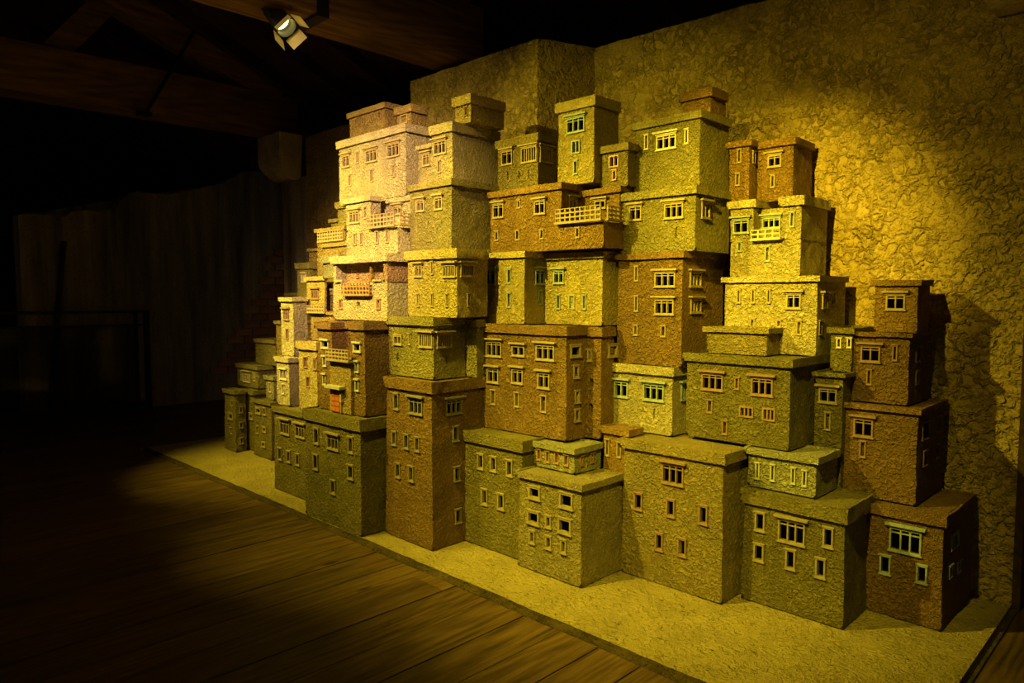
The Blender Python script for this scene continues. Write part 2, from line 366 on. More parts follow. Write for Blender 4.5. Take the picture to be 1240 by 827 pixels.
# ------------------------------------------------------------------ roof timbers
TG = 'tie beams under the roof'
def tie_beam(xc, y1, label, hw=.17, z0=3.2, z1=3.62):
    e = empty('tie_beam', (xc, y1, z0)); tag(e, label, 'beam', TG)
    q = MB(); n = 24; ys = [-4 + (y1+4)*i/n for i in range(n+1)]
    for i in range(n):
        q.box(xc-hw, xc+hw, ys[i], ys[i+1], z0, z1)
    q.build('beam', 'beam_wood', e, (xc, y1, z0), warp=lambda p: (p[0]+.02*noise.noise(Vector((p[1]*.9, p[2]*3, xc))), p[1], p[2]+.02*noise.noise(Vector((p[1]*.8, p[0]*2, 4+xc)))), weld=True)
    return e
b1 = tie_beam(-7.50, 4.05, 'heavy dark timber tie beam resting on the rounded stone corbel at left')
b2 = tie_beam(-4.22, 3.80, 'dark timber tie beam above the spotlight, running to the stepped wall')
b3 = tie_beam(-0.62, 4.05, 'timber tie beam over the stone corbel at the top right corner')
def timber(name, p, q_, hw, hh, label, cat='timber', mat='beam_wood', group=None):
    c = Vector(p); mb = MB(); mb.bar(p, q_, hw, hh); o = mb.build(name, mat, None, c); tag(o, label, cat, group); return o
timber('principal_rafter', (-7.5, 3.9, 3.62), (-7.5, -.6, 5.35), .12, .12, 'sloping principal rafter above the left tie beam', 'rafter')
timber('principal_rafter', (-4.22, 3.7, 3.66), (-4.22, -.6, 5.35), .12, .12, 'sloping principal rafter above the middle tie beam', 'rafter')
timber('roof_strut', (-7.5, 1.75, 3.60), (-7.5, 2.25, 4.25), .10, .10, 'short slanting strut standing on the left tie beam', 'strut')
q = MB(); q.tube((-7.28, 2.45, 3.17), (-7.28, 2.95, 4.1), .018); q.box(-7.33, -7.25, 2.38, 2.50, 3.15, 3.19)
tag(q.build('tie_rod', 'iron', None, (-7.28, 2.45, 3.17)), 'thin iron rod crossing the side of the left tie beam', 'rod')
q = MB(); q.box(-4.40, -4.04, 2.38, 2.46, 3.185, 3.66)
tag(q.build('iron_strap', 'iron', None, (-4.22, 2.42, 3.185)), 'iron strap wrapped around the middle tie beam near the spotlight', 'strap')
for i in range(15):
    xx = -9.6 + i*.62
    mb = MB(); mb.bar((xx, 4.55, roof_z(4.55)-.07), (xx, -1.4, roof_z(-1.4)-.07), .055, .06)
    o = mb.build('common_rafter', 'roof_wood', None, (xx, 4.55, roof_z(4.55)-.07))
    tag(o, 'slim dark common rafter in the row sloping up under the roof', 'rafter', 'common rafters under the roof')
def corbel(xc, w, y0, y1, zt, zb, label):
    mb = MB(); n = 10; m_ = 8
    def P(i, j):   # i around underside curve, j across
        t = i/n; a = t*math.pi/2
        return None
    prof = [(y1, zt), (y0, zt), (y0, zt-(zt-zb)*.45)]
    for k in range(1, 9):
        a = k/8*math.pi/2; prof.append((y0 + (y1-y0)*.75*(1-math.cos(a)), zt-(zt-zb)*(.45+.55*math.sin(a))))
    prof.append((y1, zb))
    xs = [xc-w/2+w*j/m_ for j in range(m_+1)]
    for j in range(m_):
        for i in range(len(prof)-1):
            (ya, za), (yb, zb_) = prof[i], prof[i+1]
            mb.quad((xs[j], ya, za), (xs[j], yb, zb_), (xs[j+1], yb, zb_), (xs[j+1], ya, za))
    for sx, rev in ((xs[0], False), (xs[-1], True)):
        k = len(mb.v); mb.v += [(sx, p[0], p[1]) for p in prof]; f = tuple(range(k, k+len(prof))); mb.f.append(f[::-1] if not rev else f)
    def wp(p):
        # round the two lower corners
        t = max(0, (zt-(zt-zb)*.55 - p[2])/((zt-zb)*.45)); s_ = 1 - .28*t*t
        v = Vector(p); g = .012*noise.noise(v*7)
        return (xc+(p[0]-xc)*s_+g, p[1]+g, p[2])
    o = mb.build('stone_corbel', 'stone', None, (xc, y1, zb), warp=wp, smooth=50, weld=True); tag(o, label, 'corbel', 'stone corbels carrying the tie beams'); return o
corbel(-7.42, .50, 3.74, 4.02, 3.2, 2.73, 'pale rounded stone corbel under the left tie beam')
corbel(-0.62, .46, 3.66, 4.0, 3.2, 2.74, 'pale stone corbel cut off by the top right corner')

# ------------------------------------------------------------------ balustrade and pole at the far left
FX = -9.93
g = tag(empty('glass_balustrade', (FX, 2.0, FLOOR_Z)), 'dark steel balustrade with smoked glass at the far left', 'balustrade')
def part(name, mat, boxes, par=g, loc=(FX, 2.0, FLOOR_Z)):
    q = MB()
    for bb in boxes: q.box(*bb)
    return q.build(name, mat, par, loc)
part('post', 'black_steel', [(FX-.03, FX+.03, 3.24, 3.30, FLOOR_Z, 1.27)]); part('post', 'black_steel', [(FX-.02, FX+.02, 3.12, 3.16, FLOOR_Z, 1.27)])
part('post', 'black_steel', [(FX-.03, FX+.03, 1.20, 1.26, FLOOR_Z, 1.27)])
part('top_rail', 'black_steel', [(FX-.025, FX+.025, .3, 3.30, 1.24, 1.275)]); part('lower_rail', 'black_steel', [(FX-.02, FX+.02, .3, 3.24, 1.07, 1.10)])
part('bottom_rail', 'black_steel', [(FX-.03, FX+.03, .3, 3.30, FLOOR_Z, .10)])
part('glass_pane', 'smoked_glass', [(FX-.005, FX+.005, .35, 3.12, .10, 1.07)])
q = MB(); q.tube((-10.035, 2.16, FLOOR_Z), (-10.055, 2.40, 2.12), .03)
tag(q.build('steel_pole', 'black_steel', None, (-10.035, 2.16, FLOOR_Z)), 'black pole leaning on the weathered wall behind the balustrade', 'pole')

# ------------------------------------------------------------------ plaster base
bs = empty('plaster_base', (-3.97, 3.15, FLOOR_Z)); tag(bs, 'low sandy plaster base under the stacked model houses', 'base')
BX0, BX1, BY0, BY1 = -7.28, -.66, 2.368, 3.985
q = MB(); face(q, BX0, BX1, BY0, BY1, lambda u, d, v: (u, v, 0), step=.026)
def base_warp(p):
    v = Vector(p); return (p[0], p[1], p[2] - .006 + .004*noise.noise(v*5) + .0028*noise.noise(v*19))
q.build('top', 'base_plaster', bs, (-3.97, 3.15, FLOOR_Z), warp=base_warp, smooth=60, weld=True)
q = MB()
def rim(x0, y0, x1, y1, wd):
    d = Vector((x1-x0, y1-y0, 0)); L = d.length; d.normalize(); s_ = Vector((d.y, -d.x, 0)); n = int(L/.025)
    pr = [(0, -.001), (.008, .002), (.015, -.012), (.021, -.012), (.027, -.003), (wd-.008, -.005), (wd, FLOOR_Z)]
    for i in range(n):
        for j in range(len(pr)-1):
            P = [Vector((x0, y0, 0)) + d*(L*i/n), Vector((x0, y0, 0)) + d*(L*(i+1)/n)]
            q.quad(P[0]+s_*pr[j][0]+Vector((0,0,pr[j][1])), P[0]+s_*pr[j+1][0]+Vector((0,0,pr[j+1][1])), P[1]+s_*pr[j+1][0]+Vector((0,0,pr[j+1][1])), P[1]+s_*pr[j][0]+Vector((0,0,pr[j][1])))
rim(BX0-.03, BY0, BX1+.0, BY0, .042)
q.build('edge_rim', 'base_rim', bs, (-3.97, 3.15, FLOOR_Z), warp=lambda p: wobble(p, .004, 16), smooth=60, weld=True)
q = MB(); q.box(BX1-.004, BX1+.028, BY0-.05, 3.985, FLOOR_Z, .002); q.build('side_edge', 'base_plaster', bs, (-3.97, 3.15, FLOOR_Z))
q = MB(); q.box(BX1+.028, BX1+.055, BY0-.05, 3.985, FLOOR_Z, FLOOR_Z+.006); q.build('side_groove', 'base_rim', bs, (-3.97, 3.15, FLOOR_Z))
q = MB(); q.box(BX0-.03, BX0, BY0-.05, 3.985, FLOOR_Z, -.004); q.build('side_edge', 'base_plaster', bs, (-3.97, 3.15, FLOOR_Z))

# ------------------------------------------------------------------ the model town
# name, label, plaster, frame paint, boxes (x0, x1, y0, y1, z0, z1, cap underside, cap kind, own plaster, batter),
# openings (box, face, kind, u0, u1, z0, z1), balcony rails (box, face, u0, u1, z0, z1), extras
HOUSES = [
 ('miniature_house', 'small olive corner house with two towers, farthest left on the plaster base', 'olive', 'moss',
  [(-6.7076, -6.4775, 2.8811, 2.9855, 0.0, 0.5758, 0.5382, 1, '', 0.014), (-6.6177, -6.3792, 3.02, 3.6, 0.0, 0.5718, 0.5303, 1, '', 0.005), (-6.252, -5.9238, 2.956, 3.35, 0.0, 0.5137, 0.4851, 1, '', 0.014)],
  [(0, 'F', 'slit', -6.5659, -6.5227, 0.4261, 0.4755), (0, 'F', 'sq', -6.63, -6.5297, 0.2932, 0.3525), (0, 'F', 'slit', -6.594, -6.5504, 0.1573, 0.2167), (0, 'S', 'sq', 2.9205, 2.9531, 0.3633, 0.4179), (0, 'S', 'sq', 2.9169, 2.9515, 0.22, 0.2728), (0, 'S', 'sq', 2.919, 2.9498, 0.0702, 0.1251), (2, 'F', 'sq', -6.2173, -6.1185, 0.3855, 0.4407), (2, 'F', 'hole', -6.0759, -6.022, 0.3884, 0.4538), (2, 'F', 'hole', -6.2098, -6.1582, 0.2035, 0.2738), (2, 'F', 'sq', -6.0837, -6.0181, 0.2326, 0.28), (2, 'F', 'sq', -6.1019, -6.0321, 0.0958, 0.1398), (1, 'F', 'sq', -6.4786, -6.4037, 0.293, 0.3522)],
  [], []),
 ('miniature_house', 'flat olive house with one lit window on top of the farthest left towers', 'olive2', 'cream',
  [(-6.8912, -6.445, 3.1, 3.2742, 0.5758, 0.7941, 0.7522, 1, '', 0.005)],
  [(0, 'F', 'w3', -6.7561, -6.6178, 0.6215, 0.7155), (0, 'F', 'slit', -6.8171, -6.7774, 0.6279, 0.717), (0, 'F', 'slit', -6.55, -6.504, 0.6465, 0.7178)],
  [], []),
 ('miniature_cube_house', 'tiny grey-green cube house tucked beside the flat olive house', 'sage', 'cream',
  [(-6.1727, -6.0203, 3.04, 3.5, 0.5137, 0.7335, 0.6973, 1, '', 0.005)],
  [(0, 'F', 'slit', -6.1165, -6.0704, 0.5854, 0.6697)],
  [], []),
 ('miniature_block_house', 'plain windowless olive block in front of the exposed brick patch', 'olive2', 'moss',
  [(-6.7388, -6.3303, 3.22, 3.6, 0.7941, 1.039, 1.0026, 1, '', 0.005)],
  [],
  [], []),
 ('miniature_block_house', 'low olive roof block behind the pink-sided tower', 'olive', 'tan',
  [(-6.3443, -6.0785, 3.35, 3.6, 1.039, 1.4839, 1.4557, 1, '', 0.005)],
  [],
  [], []),
 ('miniature_house', 'narrow yellow strip house left of the pink-sided tower', 'gold', 'tan',
  [(-6.0799, -5.9788, 3.1, 3.5, 0.7335, 1.2317, 1.2015, 1, '', 0.005)],
  [],
  [], []),
 ('miniature_house', 'olive house with one cream window above the pink-sided tower', 'olive2', 'cream',
  [(-5.8189, -5.604, 3.18, 3.2529, 1.4432, 1.7433, 1.6911, 1, '', 0.005)],
  [(0, 'F', 'w2c', -5.7401, -5.6602, 1.5754, 1.6519)],
  [], []),
 ('miniature_block_house', 'small yellow block left of the tall ochre balcony house', 'gold', 'tan',
  [(-5.7299, -5.5878, 3.25, 3.6, 1.7433, 1.868, 1.8445, 1, '', 0.005)],
  [],
  [], []),
 ('miniature_house', 'tall ochre house with pierced balcony rail at upper left edge of the town', 'gold', 'tan',
  [(-5.1634, -4.7491, 3.0, 3.45, 1.603, 1.9867, 1.9579, 1, '', 0.005), (-4.9443, -4.5932, 2.92, 3.0, 1.603, 1.8581, 1.8254, 1, '', 0.005)],
  [],
  [(1, 'F', -4.9698, -4.6093, 1.8722, 1.944)], []),
 ('miniature_turret', 'slim greenish turret squeezed left of the big cream house', 'olive2', 'tan',
  [(-4.9481, -4.8277, 3.06, 3.3, 1.9867, 2.1847, 2.1336, 1, '', 0.005)],
  [],
  [], []),
 ('miniature_turret', 'tiny dark block at the foot of the greenish turret', 'olive', 'tan',
  [(-5.1111, -5.0148, 3.1, 3.3, 1.9867, 2.0675, 2.0398, 1, '', 0.005)],
  [],
  [], []),
 ('miniature_house', 'bright yellow house with one barred window and green right side', 'yellow', 'brown',
  [(-5.0869, -4.8221, 2.86, 2.8758, 1.3401, 1.603, 1.5705, 1, '', 0.005)],
  [(0, 'F', 'w3', -5.0148, -4.9101, 1.4313, 1.5002)],
  [], []),
 ('miniature_house', 'ochre house with a pierced balcony rail below the bright yellow house', 'gold', 'tan',
  [(-4.7888, -4.4564, 2.72, 3.2, 1.1289, 1.3401, 1.3197, 1, '', 0.005)],
  [],
  [(0, 'F', -4.7937, -4.5498, 1.3369, 1.3835)], []),
 ('miniature_house', 'narrow shadowed ochre house between bright yellow house and pink gallery house', 'gold', 'tan',
  [(-4.9479, -4.8258, 2.95, 3.3, 1.3401, 1.5866, 1.5415, 1, '', 0.005)],
  [(0, 'F', 'w2c', -4.8933, -4.8517, 1.4683, 1.499)],
  [], []),
 ('miniature_house', 'pale little house above the bright yellow house roof', 'sage', 'tan',
  [(-4.8083, -4.5757, 2.84, 2.91, 1.5866, 1.7556, 1.6977, 1, '', 0.005)],
  [],
  [], []),
 ('miniature_tower', 'tall narrow cream tower with rough pinkish right side', 'cream', 'brown',
  [(-5.2442, -5.0485, 2.72, 2.8389, 0.9912, 1.4432, 1.4121, 1, '', 0.005)],
  [(0, 'F', 'w2', -5.2013, -5.1173, 1.268, 1.3464), (0, 'F', 'slit', -5.169, -5.1271, 1.1188, 1.1974)],
  [], []),
 ('miniature_tower', 'short cream tower under the tall narrow one, with pink right side', 'cream', 'cream',
  [(-5.1359, -4.942, 2.62, 2.6997, 0.6255, 0.9912, 0.9551, 1, '', 0.005)],
  [(0, 'F', 'w2c', -5.0854, -4.9802, 0.8211, 0.9), (0, 'F', 'slit', -5.0598, -5.0221, 0.7101, 0.7839)],
  [], []),
 ('miniature_house', 'yellow house with small brown slit windows left of the brown door house', 'yellow', 'brown',
  [(-4.7569, -4.5047, 2.6, 2.85, 0.6255, 1.1289, 1.0696, 1, '', 0.005)],
  [(0, 'F', 'slit', -4.6902, -4.639, 0.9398, 1.0128), (0, 'F', 'slit', -4.6543, -4.6069, 0.8002, 0.8732), (0, 'F', 'hole', -4.5491, -4.5097, 0.9356, 1.0141)],
  [], []),
 ('miniature_house', 'dark olive corner house at the front edge of the plaster base', 'olive', 'moss',
  [(-5.0351, -4.5678, 2.5362, 3.3, 0.0, 0.6255, 0.5876, 1, '', 0.014), (-4.2849, -3.6384, 2.3763, 3.0, 0.0, 0.7124, 0.6381, 1, '', 0.014)],
  [(0, 'F', 'w3', -4.9431, -4.8042, 0.4326, 0.5333), (0, 'F', 'w3', -4.7132, -4.5826, 0.4391, 0.5299), (0, 'F', 'hole', -4.9778, -4.9217, 0.2298, 0.3193), (0, 'F', 'hole', -4.8454, -4.7913, 0.2333, 0.3159), (0, 'F', 'hole', -4.7141, -4.6584, 0.2322, 0.3152), (1, 'F', 'hole', -4.1767, -4.1161, 0.4909, 0.594), (1, 'F', 'w3', -4.0113, -3.8776, 0.4838, 0.5715), (1, 'F', 'hole', -3.7685, -3.7152, 0.4938, 0.592), (1, 'F', 'hole', -4.1856, -4.1278, 0.3212, 0.4186), (1, 'F', 'hole', -3.7757, -3.7141, 0.331, 0.4179), (1, 'F', 'hole', -3.9737, -3.9166, 0.2004, 0.2873)],
  [], []),
 ('miniature_house', 'brown house with red panelled door and balcony rail above it', 'brown', 'sage',
  [(-4.2475, -4.0731, 2.46, 2.9, 0.7124, 1.2826, 1.2389, 1, '', 0.005), (-4.2599, -4.0016, 2.56, 2.9, 0.7124, 1.2861, 1.2397, 1, '', 0.005), (-3.8497, -3.6978, 2.46, 2.9, 0.7124, 1.2985, 1.2447, 1, '', 0.005), (-4.0664, -3.8231, 2.44, 2.56, 0.7124, 1.0522, 1.0522, 0, 'gold', 0.005)],
  [(0, 'F', 'sqc', -4.2011, -4.1074, 1.1103, 1.1632), (0, 'F', 'holec', -4.1818, -4.138, 0.9936, 1.0571), (0, 'F', 'holec', -4.1856, -4.145, 0.8704, 0.9385), (2, 'F', 'sqc', -3.8187, -3.7353, 1.107, 1.1618), (2, 'F', 'holec', -3.8028, -3.761, 0.9824, 1.0471), (2, 'F', 'holec', -3.8013, -3.7609, 0.865, 0.934), (1, 'F', 'holec', -4.1652, -4.1079, 1.1043, 1.1596)],
  [(3, 'F', -4.0681, -3.8046, 1.0501, 1.1185)], [('door', 3, -4.0428, -3.9315, 0.6943, 0.8538)]),
 ('miniature_tower', 'tall rough brown tower house standing on the base with windows on both sides', 'brown', 'olive',
  [(-3.5782, -3.147, 2.5263, 2.935, 0.0, 0.9669, 0.9015, 1, '', 0.014)],
  [(0, 'F', 'hole', -3.5075, -3.4568, 0.7738, 0.8694), (0, 'F', 'w3', -3.3539, -3.2294, 0.7672, 0.857), (0, 'F', 'hole', -3.5237, -3.4798, 0.556, 0.6379), (0, 'F', 'hole', -3.4038, -3.357, 0.5524, 0.637), (0, 'F', 'hole', -3.2998, -3.2546, 0.5525, 0.6343), (0, 'F', 'hole', -3.4879, -3.4396, 0.3648, 0.4497), (0, 'F', 'hole', -3.3597, -3.3089, 0.3653, 0.4541), (0, 'S', 'w3', 2.6395, 2.7607, 0.7664, 0.8509), (0, 'S', 'hole', 2.6874, 2.7298, 0.6068, 0.6932), (0, 'S', 'hole', 2.6933, 2.7378, 0.3675, 0.4518), (0, 'S', 'hole', 2.6971, 2.7438, 0.1164, 0.1999)],
  [], []),
 ('miniature_house', 'olive house with barred corner window above the tall brown tower', 'olive2', 'tan',
  [(-3.6697, -3.2287, 2.62, 2.86, 0.9669, 1.3286, 1.2786, 1, '', 0.005), (-3.2334, -3.1324, 2.87, 2.93, 0.9669, 1.314, 1.2684, 1, '', 0.005)],
  [(0, 'F', 'sq2', -3.6183, -3.5322, 1.1551, 1.2126), (0, 'F', 'slit', -3.4673, -3.4437, 1.1607, 1.2287), (0, 'F', 'bar', -3.3625, -3.2389, 1.1526, 1.2316), (0, 'S', 'bar', 2.6438, 2.7535, 1.1522, 1.2312), (0, 'F', 'crack', -3.5853, -3.573, 1.0558, 1.1002), (0, 'S', 'crack', 2.7101, 2.7193, 1.0492, 1.1032)],
  [], []),
 ('miniature_house', 'yellow house with brown barred corner window in the middle left of the town', 'yellow', 'tan',
  [(-3.5727, -3.1127, 2.7, 2.94, 1.3286, 1.7262, 1.6701, 1, '', 0.005)],
  [(0, 'F', 'w2', -3.5048, -3.4297, 1.5689, 1.6395), (0, 'F', 'slit', -3.3488, -3.3232, 1.5818, 1.657), (0, 'F', 'bar', -3.2349, -3.1238, 1.5619, 1.633), (0, 'S', 'bar', 2.7268, 2.8275, 1.5651, 1.6356), (0, 'F', 'slit', -3.4866, -3.4611, 1.3892, 1.465), (0, 'F', 'slit', -3.3486, -3.3253, 1.3905, 1.4647), (0, 'F', 'slit', -3.2129, -3.1849, 1.3919, 1.4643), (0, 'S', 'slit', 2.7768, 2.7981, 1.3918, 1.4643)],
  [], []),
 ('miniature_house', 'pink and cream gallery house with shaded loggia, post and red balcony rail', 'cream', 'redbrown',
  [(-4.2739, -3.6534, 2.6, 2.95, 1.2985, 1.5418, 1.5418, 0, '', 0.005), (-4.2702, -3.651, 2.665, 2.95, 1.5418, 1.6703, 1.6556, 0, 'pinkc', 0.005), (-4.2702, -4.232, 2.6, 2.68, 1.5418, 1.6906, 1.6746, 0, 'cream', 0.005), (-3.6892, -3.651, 2.6, 2.95, 1.5418, 1.6703, 1.6556, 0, 'pinkc', 0.005), (-4.2698, -3.6501, 2.6, 2.95, 1.6666, 1.7164, 1.6666, 2, '', 0.005)],
  [(0, 'F', 'slitr', -4.2015, -4.1646, 1.3688, 1.4297), (0, 'F', 'dot', -3.9941, -3.951, 1.3868, 1.4132), (0, 'F', 'slitr', -3.7661, -3.7247, 1.3725, 1.4325), (1, 'F', 'slitr', -4.089, -4.0635, 1.5743, 1.6187)],
  [(0, 'F', -4.1296, -3.8072, 1.4628, 1.5402)], [('post', 0, -3.8904, -3.8329, 1.5509, 1.6473), ('pier', 0, -3.7029, -3.6524, 1.5422, 1.6528), ('stub', 0, -4.2434, -4.1399, 1.5457, 1.5624), ('stub', 0, -3.7944, -3.7039, 1.5432, 1.5551)]),
 ('miniature_house', 'smooth olive house with two brown-lintelled windows and a rough shaded side', 'olive2', 'tan',
  [(-3.6769, -3.2752, 2.8, 3.2, 1.7262, 2.1492, 2.1106, 1, '', 0.005)],
  [(0, 'F', 'w2', -3.611, -3.5305, 1.9799, 2.0502), (0, 'F', 'w2', -3.4322, -3.3572, 1.9762, 2.0516), (0, 'F', 'crack', -3.5993, -3.5932, 1.8815, 1.9113), (0, 'F', 'crack', -3.4988, -3.4917, 1.8784, 1.9129), (0, 'F', 'crack', -3.3696, -3.3628, 1.8769, 1.9128), (0, 'F', 'crack', -3.5178, -3.4708, 1.7835, 1.7879), (0, 'S', 'crack', 2.8831, 2.8888, 1.9627, 1.9877), (0, 'S', 'crack', 2.9996, 3.0046, 1.9775, 2.0038)],
  [], []),
 ('miniature_house', 'pale cream house with white balcony rail below the big top-left house', 'cream', 'tan',
  [(-4.2922, -3.7032, 2.72, 3.05, 1.7164, 1.8873, 1.8873, 0, '', 0.005), (-4.2875, -3.9967, 2.72, 2.8009, 1.8873, 2.1135, 2.0792, 1, '', 0.005), (-4.2035, -3.7153, 2.86, 3.05, 1.8873, 2.1028, 2.0692, 1, '', 0.005)],
  [(1, 'F', 'w3', -4.2483, -4.1289, 1.946, 2.0263), (1, 'F', 'slit', -4.0743, -4.0407, 1.9682, 2.0438), (2, 'F', 'w2', -3.9292, -3.8447, 1.9911, 2.046), (0, 'F', 'slit', -4.202, -4.17, 1.8007, 1.8748), (0, 'F', 'slit', -4.1238, -4.0896, 1.7967, 1.8747), (0, 'F', 'slit', -3.9424, -3.9073, 1.7968, 1.8744), (0, 'F', 'slit', -3.8302, -3.7937, 1.797, 1.8763)],
  [(0, 'F', -3.9975, -3.7025, 1.9001, 1.9796), (0, 'S', 2.7206, 2.8298, 1.9061, 1.9756)], []),
 ('miniature_house', 'big cream house with three windows and three slits near the top left', 'cream', 'tan',
  [(-4.5609, -3.7706, 2.84, 3.3, 2.1028, 2.5605, 2.5076, 1, '', 0.005)],
  [(0, 'F', 'w2', -4.5189, -4.4226, 2.37, 2.4506), (0, 'F', 'slit', -4.343, -4.3072, 2.3799, 2.4556), (0, 'F', 'w3', -4.2248, -4.0882, 2.3661, 2.4481), (0, 'F', 'w3', -3.9695, -3.8348, 2.3672, 2.4523), (0, 'F', 'slit', -4.4414, -4.4076, 2.2332, 2.3103), (0, 'F', 'slit', -4.173, -4.1359, 2.2334, 2.3156), (0, 'F', 'slit', -3.9211, -3.8893, 2.2368, 2.3115)],
  [], []),
 ('miniature_house', 'flat ochre penthouse with four slits at top left of the town', 'gold', 'brown',
  [(-4.6342, -4.1874, 2.98, 3.28, 2.5605, 2.7982, 2.759, 1, '', 0.005)],
  [(0, 'F', 'slit', -4.5635, -4.5322, 2.6935, 2.7433), (0, 'F', 'slit', -4.4701, -4.4395, 2.6919, 2.741), (0, 'F', 'slit', -4.364, -4.3343, 2.6894, 2.7379), (0, 'F', 'slit', -4.2694, -4.2376, 2.6948, 2.7476)],
  [], []),
 ('miniature_cube_house', 'little roof cube with a blank framed window beside the top-left penthouse', 'gold', 'tan',
  [(-3.9411, -3.7844, 2.9, 3.0302, 2.5605, 2.6954, 2.6466, 1, '', 0.005)],
  [(0, 'F', 'blank', -3.9046, -3.8241, 2.5833, 2.6436)],
  [], []),
 ('miniature_house', 'cream house with broad rough side wall below the upper-left roof tower', 'cream2', 'tan',
  [(-3.5284, -3.3338, 2.86, 3.25, 2.1492, 2.5009, 2.4441, 1, '', 0.005), (-3.6825, -3.5538, 2.88, 3.2, 2.1492, 2.407, 2.3804, 1, '', 0.005)],
  [(0, 'F', 'w3', -3.5082, -3.3887, 2.323, 2.4042), (1, 'F', 'w2', -3.644, -3.5716, 2.2759, 2.3491), (0, 'F', 'slit', -3.4721, -3.4421, 2.212, 2.2863)],
  [], []),
 ('miniature_tower', 'square roof tower with heavy rim on the cream house at upper left', 'yellow', 'brown',
  [(-3.3969, -3.2537, 2.94, 3.22, 2.5009, 2.6639, 2.6074, 1, '', 0.005)],
  [(0, 'F', 'slit', -3.3106, -3.2801, 2.5438, 2.5979)],
  [], []),
 ('miniature_house', 'plain olive house with five small openings, left of the cream front house', 'olive', 'moss',
  [(-3.1333, -2.6707, 2.7737, 3.4, 0.0, 0.663, 0.6009, 1, '', 0.014)],
  [(0, 'F', 'hole', -3.0266, -2.9755, 0.4527, 0.5399), (0, 'F', 'hole', -2.9194, -2.8702, 0.4571, 0.5413), (0, 'F', 'hole', -2.7894, -2.7424, 0.4525, 0.5417), (0, 'F', 'hole', -2.9905, -2.9419, 0.2495, 0.341), (0, 'F', 'hole', -2.857, -2.8048, 0.2502, 0.3396)],
  [], []),
 ('miniature_house', 'large ochre brown house with six lintelled windows in the centre of the town', 'brown2', 'tan',
  [(-3.1895, -2.4962, 2.94, 3.23, 0.663, 1.2884, 1.2379, 1, '', 0.005), (-2.5291, -2.3985, 3.12, 3.238, 0.663, 1.2819, 1.2294, 1, '', 0.005)],
  [(0, 'F', 'w3', -3.1239, -2.9921, 1.0932, 1.1833), (0, 'F', 'w2s', -2.9048, -2.8048, 1.108, 1.166), (0, 'F', 'w3', -2.7155, -2.5796, 1.0974, 1.1815), (0, 'F', 'w2', -3.1139, -3.0167, 0.936, 1.0224), (0, 'F', 'w2', -2.9068, -2.816, 0.9478, 1.0326), (0, 'F', 'w2', -2.7022, -2.6123, 0.9385, 1.0258), (0, 'F', 'slit', -3.085, -3.0435, 0.8047, 0.8914), (0, 'F', 'slit', -2.8852, -2.8484, 0.8118, 0.8957), (0, 'F', 'slit', -2.6799, -2.6366, 0.8049, 0.8966), (0, 'S', 'sq', 2.9731, 3.0634, 1.1191, 1.1849), (0, 'S', 'hole', 3.0004, 3.0457, 1.0037, 1.0726), (0, 'S', 'hole', 3.0118, 3.0532, 0.866, 0.9326), (0, 'S', 'hole', 3.0106, 3.0542, 0.7632, 0.8287), (1, 'F', 'hole', -2.4907, -2.4585, 1.0928, 1.1543), (1, 'F', 'dot', -2.4758, -2.4504, 0.9503, 0.9918), (1, 'F', 'dot', -2.4779, -2.4525, 0.8034, 0.8532), (1, 'S', 'sq', 3.1844, 3.2712, 1.1136, 1.1835)],
  [], []),
 ('miniature_house', 'bright yellow house in two wings with pale blue window frames in the town centre', 'yellow', 'teal',
  [(-3.3139, -2.884, 3.02, 3.201, 1.2884, 1.7137, 1.6776, 1, '', 0.005), (-2.874, -2.4465, 3.19, 3.34, 1.2884, 1.7019, 1.6648, 1, '', 0.005)],
  [(0, 'F', 'w2', -3.2225, -3.1248, 1.5226, 1.6116), (0, 'F', 'slit', -3.024, -2.9919, 1.5292, 1.6144), (0, 'F', 'slit', -3.0241, -2.9919, 1.3853, 1.4723), (0, 'F', 'crack', -3.1715, -3.1609, 1.4319, 1.4612), (0, 'S', 'w2', 3.1106, 3.2016, 1.5222, 1.6076), (0, 'S', 'slit', 3.1382, 3.1721, 1.4037, 1.4866), (1, 'F', 'w2', -2.8049, -2.7249, 1.5269, 1.6013), (1, 'F', 'slit', -2.7835, -2.7518, 1.3775, 1.4608), (1, 'F', 'blank', -2.6893, -2.6424, 1.376, 1.4606), (1, 'F', 'slit', -2.5875, -2.5595, 1.3772, 1.4577)],
  [], []),
 ('miniature_house', 'long orange ochre house with a lattice balcony around its right corner', 'ochre', 'tan',
  [(-3.252, -2.3726, 3.1, 3.28, 1.7137, 1.8545, 1.8545, 0, '', 0.005), (-3.2515, -2.6726, 3.1, 3.2818, 1.8545, 2.094, 2.0565, 1, '', 0.005), (-2.8118, -2.3859, 3.262, 3.4, 1.8545, 2.0594, 2.0253, 1, '', 0.005)],
  [(1, 'F', 'w2', -3.226, -3.133, 1.9342, 2.0161), (1, 'F', 'slit', -3.0184, -2.9925, 1.9778, 2.0246), (1, 'F', 'w2', -2.8772, -2.7922, 1.9285, 2.0059), (1, 'S', 'w2', 3.1658, 3.2388, 1.9553, 2.0127), (2, 'F', 'w2', -2.5591, -2.479, 1.9473, 1.9945), (0, 'F', 'slit', -3.2113, -3.1794, 1.7957, 1.8516), (0, 'F', 'slit', -3.0324, -3.0003, 1.7888, 1.8474), (0, 'F', 'slit', -2.8329, -2.8047, 1.7848, 1.8388), (0, 'F', 'slit', -2.5655, -2.5363, 1.7764, 1.8306)],
  [(0, 'F', -2.6931, -2.3697, 1.8644, 1.9406), (0, 'S', 3.1037, 3.2462, 1.8665, 1.9362)], []),
 ('miniature_house', 'ochre house with barred corner window at the top, left of the slim yellow tower', 'gold2', 'tan',
  [(-3.2669, -2.9274, 3.18, 3.3491, 2.094, 2.4216, 2.371, 1, '', 0.005)],
